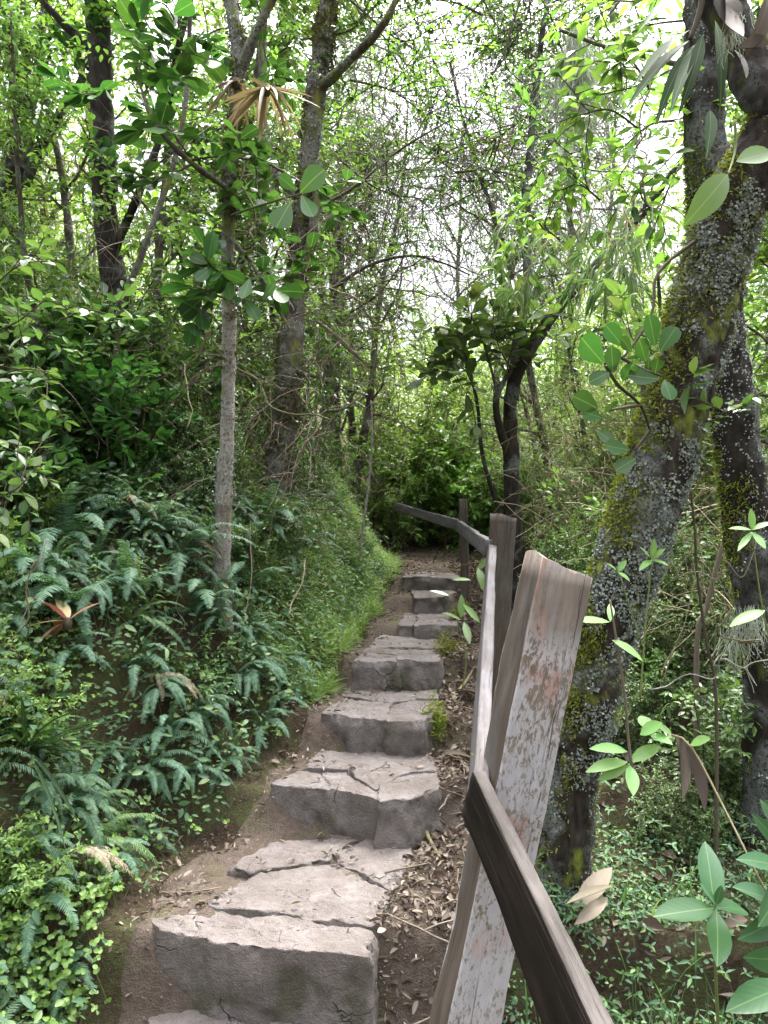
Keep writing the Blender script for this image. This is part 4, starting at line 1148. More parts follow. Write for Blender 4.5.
# the big lichen-covered leaning tree at the right
T7P = [(560, 900, 2.8), (570, 800, 2.72), (590, 700, 2.62), (610, 610, 2.55), (640, 520, 2.5), (666, 440, 2.47), (688, 370, 2.45), (705, 300, 2.42), (722, 240, 2.4), (748, 180, 2.36), (800, 90, 2.3), (870, -40, 2.25), (930, -200, 2.25)]
T7, P7, V7, D7 = hero_tree('lichen_tree', 'thick leaning tree close behind the railing, its bark covered in grey lichen and yellow-green moss', T7P,
    [.085, .085, .086, .09, .1, .102, .1, .1, .095, .09, .085, .075, .06], M['bark_lichen'], crown=(SP_ELL, 'ell', M['leaf_mid'], M['twig_dark'], 4, .5, .9), seed=7, sides=90, n=300, noise=.2, nscale=12,
    limbs=[([(668, 445, 2.47), (654, 405, 2.5), (648, 385, 2.55)], .05, .03)])
T8, P8, V8, D8 = hero_tree('lichen_tree', 'straight dark tree at the right edge, behind the thick leaning lichened one',
    [(772, 720, 3.1), (764, 640, 3.08), (750, 540, 3.05), (738, 450, 3.0), (728, 370, 3.0), (716, 280, 3.0), (708, 190, 3.0), (704, 100, 3.0), (708, 0, 3.0), (712, -150, 3.0)],
    [.105, .1, .095, .092, .085, .082, .08, .08, .08, .06], M['bark_dark'], crown=(SP_ELL, 'ell', M['leaf_mid'], M['twig_dark'], 3, .5, .8), seed=8, sides=60, n=220, noise=.2, nscale=12)

def grow_on(root, P, V, D, kind, N, seed, sel, name, mat, L=(.008, .02)):
    """tufts or flakes standing on the bark"""
    r = np.random.default_rng(seed)
    n, s, _ = V.shape
    i = r.integers(2, n - 2, N * 6); j = r.integers(0, s, N * 6)
    p = V[i, j]; d = D[i, j]
    k = sel(p, d, i / n, r); p, d = p[k][:N], d[k][:N]
    m = len(p); b = MB()
    p = p + r.normal(0, .006, p.shape)
    if kind == 'moss':
        dd = nrm(d + r.normal(0, .55, (m, 3)) + np.array([0, 0, -.25]))
        l = r.uniform(*L, m); leaves(b, 'str', p - d * .004, dd, r.normal(0, 1, (m, 3)), l, l * .3)
    else:
        tdir = nrm(np.cross(d, r.normal(0, 1, (m, 3))))
        dd = nrm(tdir + d * r.uniform(.2, .9, m)[:, None]); l = r.uniform(*L, m)
        leaves(b, 'dead', p + d * .002, dd, nrm(d + r.normal(0, .3, (m, 3))), l, l * r.uniform(.7, 1.1, m))
    b.build(name, mat, root)
view = nrm(np.array([0, -1, 0.0]))
def sel_moss7(p, d, t, r):
    w = np.clip(-d[:, 0] * 1.0 - d[:, 1] * .25 - .42, 0, 1) * 2.2 * np.interp(t, [0, .12, .3, .42, .5, .6, .75, 1], [.05, .15, 1, .9, .45, .3, .5, .4])
    w = w * (fbm(p, 7, 3, 4) > -.35) + .1 * (fbm(p, 9, 3, 14) > .45)
    return r.uniform(0, 1, len(p)) < w
def sel_lich7(p, d, t, r):
    w = (fbm(p, 6.5, 5, 24, .62) > .08) * (fbm(p, 24, 2, 8) > -.4) * np.clip(.6 - d[:, 1] * .5 + d[:, 0] * .2, 0, 1) * np.interp(t, [0, .15, .3, 1], [.25, .3, 1, 1])
    return r.uniform(0, 1, len(p)) < w
grow_on(T7, P7, V7, D7, 'moss', 30000, 5, sel_moss7, 'moss', M['moss'], (.008, .02))
grow_on(T7, P7, V7, D7, 'lichen', 22000, 6, sel_lich7, 'lichen', M['lichen'], (.004, .011))
grow_on(T8, P8, V8, D8, 'lichen', 6000, 9, lambda p, d, t, r: (fbm(p, 8, 4, 44) > .1) & (r.uniform(0, 1, len(p)) < .7), 'lichen', M['lichen'], (.004, .009))
grow_on(T8, P8, V8, D8, 'moss', 9000, 10, lambda p, d, t, r: (fbm(p, 5, 3, 54) > .5) & (d[:, 0] < .2), 'moss', M['moss'], (.008, .02))

grow_on(T1, P1, V1, D1, 'moss', 6000, 15, lambda p, d, t, r: (r.uniform(0, 1, len(p)) < np.interp(t, [0, .22, .34, 1], [0, .03, .8, .8])) & (fbm(p, 9, 3, 64) > -.1), 'moss', M['moss_dark'], (.01, .03))
grow_on(T2, P2, V2, D2, 'moss', 9000, 16, lambda p, d, t, r: (fbm(p, 5, 3, 74) > .0), 'moss', M['moss_dark'], (.012, .035))
grow_on(T1, P1, V1, D1, 'lichen', 1500, 17, lambda p, d, t, r: (fbm(p, 9, 4, 84) > .2), 'lichen', M['lichen'], (.006, .015))
grow_on(T2, P2, V2, D2, 'lichen', 1800, 18, lambda p, d, t, r: (fbm(p, 6, 4, 94) > .15), 'lichen', M['lichen'], (.008, .018))
# thin saplings, dead poles and vines
def pole(name, label, cat, path, r0, r1, mat, group=None, n=40, sides=8, noise=.15, foot=False):
    P = np.array([pt(*p) for p in path])
    if foot: P = to_ground(P, -.08)
    Q = spline(P, n); b = MB(); tube(b, Q, np.linspace(r0, r1, n), sides, noise=noise, nscale=14, seed=int(path[0][0]))
    return tag(b.build(name, mat), label, cat, group)
pole('sapling_stem', 'brown slanting sapling stem rising between the two left trunks', 'sapling', [(118, 330, 4.4), (140, 260, 4.4), (158, 210, 4.4), (172, 170, 4.4), (186, 100, 4.4), (190, 20, 4.4), (196, -60, 4.4)], .022, .012, M['bark_grey'], foot=True)
pole('sapling_stem', 'thin pale stem standing in the grass left of the upper steps', 'sapling', [(360, 555, 6.0), (364, 520, 6.0), (369, 480, 6.0), (372, 440, 6.0), (371, 400, 6.0)], .014, .007, M['bark_pale'], foot=True)
pole('dead_branch', 'pale curved dead branch leaning by the mossy grey tree', 'branch', [(275, 515, 5.2), (290, 480, 5.1), (305, 445, 5.1), (318, 430, 5.1)], .012, .006, M['twig'])
pole('dead_branch', 'bent pale stick poking out above the grassy bank', 'branch', [(325, 412, 5.6), (345, 408, 5.5), (362, 395, 5.5)], .012, .005, M['twig'])
pole('dead_branch', 'pale crooked branch lying over the shaded ferns at left', 'branch', [(30, 510, 4.0), (55, 500, 3.9), (75, 498, 3.9), (88, 487, 3.9)], .012, .006, M['straw'])
pole('dead_branch', 'reddish-brown broken branch hanging at the mossy tree', 'branch', [(318, 322, 5.4), (335, 335, 5.3), (350, 350, 5.3), (358, 355, 5.3)], .012, .016, M['twig'])
pole('dead_branch', 'thin leaning bare stem at the right between the two lichened trees', 'branch', [(716, 700, 2.9), (706, 640, 2.85), (697, 570, 2.8), (694, 520, 2.75), (686, 460, 2.7)], .008, .004, M['twig_dark'], foot=True)
pole('dead_branch', 'pale straight dead stem leaning at the right edge', 'branch', [(697, 645, 3.3), (706, 610, 3.3), (716, 570, 3.3), (724, 540, 3.3)], .014, .01, M['twig'], foot=True)
pole('dead_branch', 'long bare branch crossing the upper right towards the leaning tree', 'branch', [(560, 30, 3.6), (600, 45, 3.5), (640, 55, 3.3), (700, 70, 3.1)], .008, .014, M['twig_dark'])
pole('dead_branch', 'curved thin branch over the path in front of the sky', 'branch', [(520, 0, 5.5), (505, 60, 5.5), (530, 90, 5.4), (545, 120, 5.4)], .009, .004, M['twig_dark'])
pole('dead_branch', 'dark arched branch reaching over the path from the left', 'branch', [(330, 290, 6.6), (370, 265, 6.6), (410, 256, 6.6), (440, 262, 6.5), (470, 275, 6.5)], .02, .006, M['twig_dark'])
pole('dead_branch', 'long dark branch sloping over the path towards the upper left', 'branch', [(300, 215, 6.2), (350, 190, 6.3), (400, 150, 6.3), (450, 120, 6.4)], .018, .006, M['twig_dark'])
VINES = [((150, 60), (128, 330), 4.6), ((375, 0), (330, 130), 5.2), ((205, 330), (330, 420), 4.8), ((300, 420), (318, 330), 5.2), ((305, 440), (310, 360), 5.3), ((260, 400), (300, 470), 4.8), ((20, 420), (60, 350), 4.5), ((45, 540), (20, 640), 3.2), ((185, 180), (260, 240), 4.3), ((255, 250), (245, 140), 3.7),
  ((270, 150), (262, 300), 4.2), ((160, 380), (210, 330), 4.7), ((345, 300), (420, 260), 6.8), ((630, 130), (655, 230), 2.9), ((650, 60), (640, 150), 2.8), ((720, 150), (700, 110), 2.3), ((605, 210), (640, 120), 3.4), ((560, 260), (600, 150), 4.6), ((670, 560), (768, 510), 2.4), ((650, 690), (768, 660), 2.6), ((700, 560), (760, 640), 2.9), ((40, 360), (150, 400), 5), ((75, 440), (130, 380), 4.8), ((240, 470), (262, 380), 4.4), ((100, 640), (135, 560), 3.6), ((170, 660), (180, 590), 3.6), ((10, 660), (35, 560), 2.9)]
for i, (a, b, d) in enumerate(VINES):
    A, B = pt(*a, d), pt(*b, d + rp(-.3, .2)); m = 9
    t = np.linspace(0, 1, m)[:, None]; Pv = A * (1 - t) + B * t + rng.normal(0, .03, (m, 3)) * np.sin(t * pi); Pv[:, 2] -= (np.sin(t * pi) * rp(0, .15))[:, 0]
    bb = MB(); tube(bb, spline(Pv, 26), rp(.0006, .0013) * d, 5, noise=.1)
    tag(bb.build('vine', [M['twig'], M['twig_grey'], M['straw']][i % 3]), 'thin bare vine strung among the trees of the thicket', 'vine', 'thin vines in the thicket')
# tangles of dry bamboo canes and grass stems at the right behind the railing
def tangle(name, label, cat, boxpx, dr, n, seed, L, mat, group=None, rad=.0022, droop=-.1):
    r = np.random.default_rng(seed); b = MB()
    for _ in range(n):
        p = pt(r.uniform(boxpx[0], boxpx[2]), r.uniform(boxpx[1], boxpx[3]), r.uniform(*dr))
        a = r.normal(0, 1, 3) * np.array([1, .7, 1.0])
        tube(b, walk(p, a, r.uniform(*L), 7, .18, droop, r), rad * r.uniform(.6, 1.5), 3, cap=False)
    return tag(b.build(name, mat), label, cat, group, 'stuff')
tangle('dry_grass', 'tangle of dry straw-coloured bamboo stems behind the second post', 'dry grass', (525, 380, 640, 560), (4.8, 6.6), 330, 3, (.3, .9), M['straw'])
tangle('dry_grass', 'fine tangle of dry stems under the right-hand trees', 'dry grass', (640, 480, 768, 640), (3.4, 5.0), 260, 4, (.2, .6), M['straw'])
tangle('dead_twigs', 'tangle of dead brown twigs in the shade under the left trees', 'dead twigs', (-20, 380, 320, 560), (4.0, 5.6), 420, 5, (.2, .7), M['twig'])
tangle('dead_twigs', 'haze of thin brown twigs and hanging stems between the left trunks', 'dead twigs', (60, 120, 400, 440), (4.4, 7.0), 1000, 15, (.2, .8), M['twig'], rad=.0022, droop=-.12)
tangle('bare_twigs', 'haze of fine bare grey twigs high over the path against the sky', 'twigs', (360, 0, 620, 300), (6.0, 12), 2000, 6, (.4, 1.4), M['twig_grey'], rad=.0032, droop=-.02)

def single_leaves(name, label, cat, stem, lv, tpl, lm, sm, r0=.004, group=None):
    """a plant whose leaves are set one by one: (px, py, d) base, tip (px, py, d), width (m)"""
    root = thing(name, label, cat, (0, 0, 0), 0, group)
    b = MB()
    for st in stem: tube(b, spline(np.array([pt(*p) for p in st]), 16), np.linspace(r0, r0 * .6, 16), 6)
    b.build('stem', sm, root)
    for a, t, w, up in lv:
        A, B = pt(*a), pt(*t); bl = MB()
        leaves(bl, tpl, [A], [B - A], [nrm(np.array(up, float))], [np.linalg.norm(B - A)], [w])
        bl.build('leaf', lm, root)
    return root
# ------------------------------------------------------------------ leafy branches one can point to
TOC = (0, -1, .45)
def rl(lst, d): return [((a, b, d), (c, e, d - .06 + .02 * (i % 3)), w, (.25 * ((i * 7) % 5 - 2) / 2, -1, .05 + .14 * (i % 3))) for i, (a, b, c, e, w) in enumerate(lst)]
single_leaves('leafy_branch', 'drooping branch with thick round leaves left of the leaning lichened tree', 'branch',
    [[(696, 240, 2.36), (668, 262, 2.32), (655, 280, 2.3), (653, 310, 2.28), (640, 335, 2.26), (622, 358, 2.25), (604, 364, 2.24)], [(606, 366, 2.24), (618, 385, 2.25), (640, 405, 2.3), (650, 430, 2.36)], [(622, 358, 2.25), (640, 368, 2.26), (662, 376, 2.3)], [(640, 405, 2.3), (610, 410, 2.26)], [(650, 430, 2.36), (635, 450, 2.32)]],
    rl([(603, 363, 580, 337, .082), (622, 346, 608, 325, .06), (613, 373, 612, 347, .062), (632, 352, 622, 338, .04), (655, 347, 650, 315, .062), (660, 352, 676, 326, .06), (646, 362, 640, 340, .055), (660, 379, 626, 376, .055), (655, 374, 658, 358, .04), (622, 381, 634, 364, .05), (598, 409, 576, 396, .065), (602, 418, 584, 411, .05), (606, 413, 614, 402, .045), (630, 450, 604, 446, .05), (636, 458, 615, 471, .05), (610, 372, 592, 380, .045), (664, 380, 672, 398, .05), (596, 430, 612, 440, .05)], 2.24), 'obo', M['leaf_round'], M['twig_dark'], .006)
single_leaves('leafy_branch', 'sprig with a few large round leaves hanging from the slender pale tree', 'branch',
    [[(232, 215, 3.55), (262, 205, 3.3), (285, 198, 3.1), (302, 194, 3.0)], [(232, 280, 3.6), (215, 270, 3.4), (207, 262, 3.3)], [(285, 198, 3.1), (290, 204, 3.05)]],
    rl([(300, 193, 322, 168, .115), (290, 203, 276, 227, .1), (302, 195, 313, 218, .07), (296, 190, 278, 176, .06)], 3.0) + rl([(208, 262, 212, 232, .085), (212, 268, 196, 280, .06), (208, 264, 190, 255, .06), (250, 278, 243, 300, .06), (246, 300, 258, 318, .06), (262, 300, 275, 285, .05)], 3.3), 'obo', M['leaf_round'], M['twig_dark'], .006)
for k, st in enumerate([[(140, 95, 3.9), (150, 120, 3.7), (145, 150, 3.6)], [(120, 20, 3.8), (135, 45, 3.6), (150, 50, 3.5)], [(185, 150, 3.7), (170, 130, 3.5), (150, 120, 3.4)], [(200, 60, 3.8), (170, 75, 3.6), (140, 60, 3.5)], [(210, 270, 3.6), (195, 265, 3.4), (205, 245, 3.3)], [(228, 300, 3.7), (205, 290, 3.5), (185, 285, 3.4)], [(245, 280, 3.7), (255, 300, 3.5), (275, 290, 3.4)], [(110, 85, 4.3), (90, 95, 4.2), (70, 90, 4.1)], [(175, 20, 3.6), (165, 5, 3.5), (150, 0, 3.4)], [(205, 30, 3.6), (190, 50, 3.5), (210, 60, 3.4)]]):
    sprig_cluster('leafy_branch', 'sprig of thick dark rounded leaves among the trunks at the upper left', 'branch', [st], dict(L=.125, ratio=.62, gap=.075, arr='opp', tip=2), 'obo', M['leaf_round'], M['twig_dark'], 80 + k, .005, .15, 'round-leaved sprigs at the upper left', 1, .2)
for k, st in enumerate([[(0, 330, 3.4), (20, 320, 3.3), (45, 300, 3.2)], [(-20, 390, 3.2), (15, 370, 3.1), (50, 372, 3.0)], [(-20, 300, 3.6), (20, 265, 3.5), (60, 262, 3.4)], [(0, 440, 3.1), (25, 450, 3.0), (20, 480, 2.95)], [(60, 320, 3.8), (90, 310, 3.7), (120, 320, 3.6)], [(-10, 500, 2.9), (15, 490, 2.8), (35, 470, 2.8)]]):
    sprig_cluster('leafy_branch', 'leafy twig with oval blue-green leaves reaching in at the left edge', 'branch', [st], dict(L=.075, ratio=.5, gap=.04, arr='alt', tip=2), 'ellh', M['leaf_mid'], M['twig_dark'], 100 + k, .005, .1, 'leafy twigs at the left edge', 5, .28)
for k, st in enumerate([[(640, 130, 3.3), (610, 110, 3.2), (580, 115, 3.2)], [(650, 90, 3.3), (630, 60, 3.2), (610, 70, 3.2)], [(680, 120, 3.1), (650, 125, 3.0), (620, 150, 3.0)], [(590, 160, 3.6), (565, 150, 3.6), (548, 130, 3.6)], [(600, 200, 3.6), (580, 185, 3.5), (560, 190, 3.5)], [(560, 120, 3.8), (560, 150, 3.7), (575, 170, 3.6)], [(650, 160, 3.2), (640, 190, 3.1), (650, 210, 3.1)], [(545, 230, 4.2), (530, 215, 4.1), (520, 230, 4.0)], [(560, 240, 4.2), (545, 225, 4.1), (555, 200, 4)], [(690, 20, 3.4), (650, 25, 3.4), (615, 40, 3.3)], [(680, -20, 3.6), (640, 0, 3.5), (605, 0, 3.4)], [(670, 70, 3.5), (640, 85, 3.4), (600, 95, 3.3)], [(640, -30, 4.4), (600, -5, 4.3), (570, 25, 4.2)], [(690, 150, 3.4), (670, 185, 3.3), (650, 240, 3.3)], [(625, -30, 3.9), (640, 20, 3.8), (660, 45, 3.7)], [(600, 60, 4.6), (625, 110, 4.5), (650, 130, 4.4)]]):
    sprig_cluster('leafy_branch', 'twig of bright green pointed leaves over the path at the upper right', 'branch', [st], dict(L=.085, ratio=.38, gap=.04, arr='alt', tip=3), 'lanh', M['leaf_bright' if k % 3 else 'leaf_mid'], M['twig_dark'], 120 + k, .006, .1, 'bright leafy twigs at the upper right', 6, .26)
for k, st in enumerate([[(640, 180, 4.2), (620, 240, 4.0), (612, 270, 3.9)], [(600, 190, 4.4), (585, 235, 4.2), (580, 265, 4.1)], [(560, 230, 4.8), (540, 250, 4.6), (520, 290, 4.5)], [(620, 200, 4.0), (635, 240, 3.8), (632, 275, 3.8)], [(540, 190, 5), (510, 220, 4.9), (490, 260, 4.8)]]):
    sprig_cluster('bamboo_spray', 'hanging spray of narrow bamboo leaves over the right side of the path', 'bamboo', [st], dict(L=.15, ratio=.1, gap=.022, arr='alt', droop=.6, grav=-.1, tip=4), 'str', M['bamboo'], M['straw'], 140 + k, .004, .3, 'hanging bamboo sprays', 6, .3)

UP = (0, -.55, 1); FR = (0, -1, .35)
single_leaves('seedling', 'glossy dark green seedling with four big leaves at the lower right', 'seedling', [[(720, 1060, 1.5), (716, 980, 1.5), (714, 912, 1.5)]],
    [((714, 908, 1.5), (655, 914, 1.42), .055, (0, -.6, 1)), ((714, 908, 1.5), (708, 838, 1.6), .055, FR), ((716, 910, 1.5), (722, 962, 1.38), .055, (.2, -.9, .6)), ((716, 908, 1.5), (752, 905, 1.6), .045, (.2, -.4, 1)), ((716, 905, 1.5), (700, 882, 1.52), .02, (.2, -.4, 1)), ((716, 905, 1.5), (722, 886, 1.5), .018, (.2, -.4, 1))], 'ellh', M['leaf_gloss'], M['greenstem'])
single_leaves('seedling', 'fresh light green seedling on a thin tall stem, right of the leaning post', 'seedling', [[(632, 770, 1.8), (628, 735, 1.8), (624, 690, 1.78), (610, 600, 1.75)]],
    [((628, 762, 1.8), (590, 763, 1.75), .032, UP), ((628, 752, 1.8), (594, 742, 1.78), .03, UP), ((630, 762, 1.8), (660, 745, 1.8), .036, UP), ((630, 765, 1.8), (634, 795, 1.72), .032, FR), ((628, 765, 1.8), (604, 778, 1.74), .026, FR),
     ((640, 735, 1.8), (662, 722, 1.78), .036, UP), ((650, 735, 1.8), (672, 740, 1.76), .034, UP), ((650, 730, 1.8), (640, 715, 1.84), .034, FR), ((610, 622, 1.76), (575, 617, 1.72), .028, UP), ((610, 622, 1.76), (612, 600, 1.8), .018, FR), ((612, 640, 1.76), (645, 655, 1.72), .03, UP)], 'ellh', M['leaf_fresh'], M['twig'])
single_leaves('seedling', 'leafy green plant cut by the right edge of the picture', 'seedling', [[(800, 1040, 1.5), (790, 900, 1.5), (785, 830, 1.5)]],
    [((785, 905, 1.5), (735, 885, 1.45), .05, UP), ((785, 870, 1.5), (748, 850, 1.45), .04, UP), ((785, 850, 1.5), (755, 815, 1.5), .03, FR), ((785, 915, 1.5), (745, 940, 1.42), .045, FR), ((785, 880, 1.5), (765, 925, 1.4), .05, FR), ((790, 985, 1.5), (730, 1005, 1.42), .06, UP), ((790, 840, 1.5), (765, 800, 1.52), .03, FR), ((790, 960, 1.5), (752, 960, 1.42), .05, FR)], 'ellh', M['leaf_gloss'], M['greenstem'])
single_leaves('seedling', 'small seedling with blue-green leaves leaning over the upper steps', 'seedling', [[(462, 690, 3.5), (466, 660, 3.5), (460, 630, 3.5), (448, 592, 3.5)]],
    [((461, 620, 3.5), (443, 612, 3.45), .04, UP), ((461, 618, 3.5), (462, 595, 3.5), .036, FR), ((463, 604, 3.5), (480, 622, 3.45), .034, UP), ((464, 622, 3.5), (470, 642, 3.4), .036, FR), ((452, 580, 3.5), (470, 578, 3.45), .03, UP), ((478, 568, 3.5), (486, 590, 3.4), .04, FR), ((450, 596, 3.5), (430, 590, 3.5), .03, UP), ((476, 570, 3.5), (492, 556, 3.5), .03, FR)], 'ellh', M['leaf_mid'], M['greenstem'], .003)
single_leaves('seedling', 'whorled yellow-green sprig in front of the leaning lichened trunk', 'seedling', [[(640, 700, 2.2), (646, 620, 2.2), (652, 560, 2.2)], [(640, 640, 2.2), (624, 590, 2.2), (618, 572, 2.2)]],
    [((652, 560, 2.2), (640, 546, 2.18), .022, UP), ((652, 560, 2.2), (665, 548, 2.18), .022, UP), ((652, 560, 2.2), (655, 538, 2.2), .02, FR), ((652, 560, 2.2), (668, 562, 2.16), .022, UP), ((652, 560, 2.2), (640, 566, 2.16), .02, UP), ((618, 572, 2.2), (608, 562, 2.18), .02, UP), ((618, 572, 2.2), (626, 560, 2.2), .02, UP), ((618, 572, 2.2), (630, 578, 2.16), .018, UP)], 'ellh', M['leaf_fresh'], M['greenstem'], .003)
single_leaves('seedling', 'yellow-green sprig in front of the dark tree at the right edge', 'seedling', [[(790, 700, 2.1), (765, 620, 2.1), (752, 535, 2.1)]],
    [((752, 530, 2.1), (730, 526, 2.08), .022, UP), ((752, 530, 2.1), (752, 508, 2.1), .022, FR), ((752, 530, 2.1), (772, 520, 2.1), .022, UP), ((752, 532, 2.1), (738, 550, 2.04), .02, UP), ((752, 532, 2.1), (766, 548, 2.05), .024, UP), ((765, 610, 2.1), (730, 625, 2.05), .04, UP), ((768, 605, 2.1), (790, 600, 2.05), .05, UP)], 'ellh', M['leaf_fresh'], M['greenstem'], .003)
single_leaves('leaf_rosette', 'broad single bright leaf hanging in front of the leaning lichened trunk', 'leafy sprig', [[(735, 120, 2.0), (735, 150, 2.0), (728, 175, 1.95)]], [((728, 174, 1.95), (696, 215, 1.88), .075, (.35, -1, .3)), ((772, 152, 1.8), (738, 160, 1.75), .05, (0, -1, .1))], 'ellh', M['leaf_mid'], M['greenstem'])
# strap-leaved epiphyte with dead leaves at the top right
ep = single_leaves('epiphyte', 'strap-leaved epiphyte with long dark drooping leaves at the upper right corner', 'epiphyte', [[(705, -30, 2.3), (700, 10, 2.3), (690, 40, 2.3)]],
    [((672, 20, 2.3), (602, 14, 2.1), .044, (0, -.4, 1)), ((690, 30, 2.3), (630, 62, 2.1), .042, (-.2, -.6, 1)), ((690, 40, 2.3), (625, 80, 2.05), .040, (-.2, -.7, .8)), ((695, 45, 2.3), (655, 80, 2.05), .038, (-.5, -.9, .3)), ((700, 45, 2.3), (668, 84, 2.0), .038, (-.5, -.9, .3)), ((702, 35, 2.3), (700, 70, 2.0), .038, (0, -1, .2)), ((710, 110, 2.2), (715, 140, 2.0), .038, (0, -1, .2)), ((690, -10, 2.3), (640, 5, 2.1), .042, (0, -.5, 1)), ((715, 20, 2.2), (735, 90, 2.0), .038, (.2, -1, .2))], 'lanh', M['leaf_strap'], M['twig_dark'], .012)
def dead_hang(name, label, items, mat='dead', tplname='dead', group=None, cat='dead leaves'):
    root = thing(name, label, cat, (0, 0, 0), 0, group)
    for a, t, w in items:
        A, B = pt(*a), pt(*t); bl = MB()
        leaves(bl, tplname, [A], [B - A], [nrm(np.array([.3, -1, .2]))], [np.linalg.norm(B - A)], [w]); bl.build('leaf', M[mat], root)
    return root
dead_hang('dead_leaf_cluster', 'pinkish-grey dead leaves hanging in the epiphyte at the upper right', [((712, -10, 2.1), (720, 65, 2.0), .05), ((722, -5, 2.1), (735, 20, 2.0), .09), ((705, -5, 2.1), (715, 10, 2.0), .08), ((735, 50, 2.1), (748, 75, 2.0), .05), ((768, 0, 2.1), (760, 40, 2.0), .06), ((770, 45, 2.1), (730, 55, 2.0), .04)])
pole('moss_limb', 'thick dark mossy limb crossing the upper right corner', 'branch', [(700, -60, 2.35), (722, 0, 2.35), (742, 50, 2.35), (770, 110, 2.3), (830, 160, 2.3)], .06, .06, M['bark_dark'], n=60, sides=20, noise=.25)
dead_hang('dead_leaf_cluster', 'withered curled brown leaf hanging on the thin seedling at the right', [((680, 738, 1.78), (678, 800, 1.72), .03), ((684, 740, 1.78), (700, 812, 1.72), .035), ((676, 735, 1.8), (688, 780, 1.74), .04)])
single_leaves('seedling', 'arching bare stem with a few leaves bending over the withered leaf at the right', 'seedling', [[(672, 735, 1.8), (690, 745, 1.75), (720, 800, 1.65), (760, 880, 1.5), (800, 960, 1.45)]], [((672, 735, 1.8), (655, 724, 1.8), .03, UP), ((690, 745, 1.75), (710, 738, 1.72), .03, UP)], 'ellh', M['leaf_fresh'], M['straw'], .003)

# bromeliads (dry, straw-coloured rosettes) on the slender tree
def rosette(name, label, c, n, L, W, mat, seed, up=.35, tpl='str', cat='bromeliad', group=None, droop=0):
    r = np.random.default_rng(seed); root = thing(name, label, cat, tuple(c), 0, group)
    b = MB(); a = r.uniform(0, 2 * pi, n)
    d = np.stack([np.cos(a), np.sin(a), r.uniform(-.3, 1.0, n) * up * 2 - droop], -1)
    leaves(b, tpl, np.zeros((n, 3)), d, nrm(np.array([0, 0, 1]) + r.normal(0, .2, (n, 3))), L * r.uniform(.6, 1.1, n), W * r.uniform(.7, 1.2, n))
    b.build('leaf', mat, root); root.children[0]['label'] = 'narrow arching leaves of the rosette'
    bs = MB(); tube(bs, np.array([[0, 0, -.03], [0, 0, .015]]), .018, 8); bs.build('stem', M['twig_dark'], root)
    return root
rosette('bromeliad', 'dry reddish-brown bromeliad rosette right of the slender tree, long pale leaves hanging', pt(266, 88, 3.35), 26, .26, .02, M['brom'], 1, .1, droop=.45)
rosette('bromeliad', 'dry brown bromeliad rosette sitting on the slender tree itself', pt(236, 82, 3.6), 20, .22, .018, M['brom'], 2, .1, droop=.55)
rosette('bromeliad', 'small spiky bromeliad on a twig in front of the sky', pt(495, 148, 6.5), 18, .2, .022, M['brom'], 3, .6)
rosette('bromeliad', 'small yellow-green spiky bromeliad at upper centre on a thin branch', pt(437, 150, 6.5), 18, .22, .02, M['bamboo'], 4, .6)
rosette('bromeliad', 'small spiky bromeliad beside the bare branch over the path', pt(628, 225, 4.6), 14, .14, .015, M['brom'], 5, .6)
rosette('bromeliad', 'red and yellow bromeliad with broad leaves in the ferns of the left bank', gp(78, 655) + np.array([.04, -.2, .16]), 7, .2, .05, M['brom_red'], 6, .5, 'lanh')
rosette('strap_plant', 'grassy plant with long dark green strap leaves at the left edge of the bank', gp(26, 775) + np.array([.02, -.05, .08]), 34, .44, .016, M['leaf_matte'], 7, 1.1, 'str', 'strap-leaved plant')
# beard moss
def beard(label, c, h, w, n, seed):
    r = np.random.default_rng(seed); b = MB()
    for _ in range(n):
        p = np.array(c) + np.array([r.normal(0, w * .3), r.normal(0, w * .3), -abs(r.normal(0, .25)) * h])
        tube(b, walk(p, (r.normal(0, .25), r.normal(0, .25), -1), h * r.uniform(.25, .65), 7, .22, -.12, r), .0011, 3, cap=False)
    tag(b.build('beard_moss', M['beard']), label, 'beard moss')
beard('long pale beard moss strand hanging high over the path', pt(576, 28, 4.0), .72, .075, 800, 1)
beard('pale beard moss tuft on the dark tree at the right edge', pt(752, 605, 2.9), .2, .09, 110, 2)
beard('pale tangled beard moss hanging by the dead leaves at the top right', pt(733, 15, 2.05), .13, .05, 60, 3)
beard('thin pale beard moss hanging under the dead stems at the right', pt(735, 620, 3.0), .28, .1, 70, 4)
# overhanging branches before the sky
BR = [([(384, -40, 6.2), (420, 30, 6.2), (445, 90, 6.2), (450, 130, 6.2)], 'leaf_mid'), ([(384, 40, 7), (430, 110, 7), (480, 140, 7), (520, 150, 7)], 'leaf_mid'), ([(470, -30, 6.5), (500, 30, 6.4), (540, 60, 6.4)], 'leaf_dark'), ([(540, -40, 6), (525, 20, 6), (500, 60, 6)], 'leaf_dark'), ([(350, 80, 5.8), (390, 90, 5.8), (420, 110, 5.8)], 'leaf_bright'), ([(340, 160, 6.2), (380, 190, 6.2), (430, 200, 6.2)], 'leaf_mid'), ([(350, 0, 5.5), (400, 40, 5.5), (430, 30, 5.5)], 'leaf_bright'), ([(300, 40, 5.4), (350, 30, 5.2), (380, 0, 5.2)], 'leaf_dark'), ([(460, 250, 8), (440, 200, 8), (460, 150, 8)], 'leaf_mid'), ([(620, 0, 4.6), (590, 40, 4.6), (560, 60, 4.5)], 'leaf_mid')]
rb_ = np.random.default_rng(77)
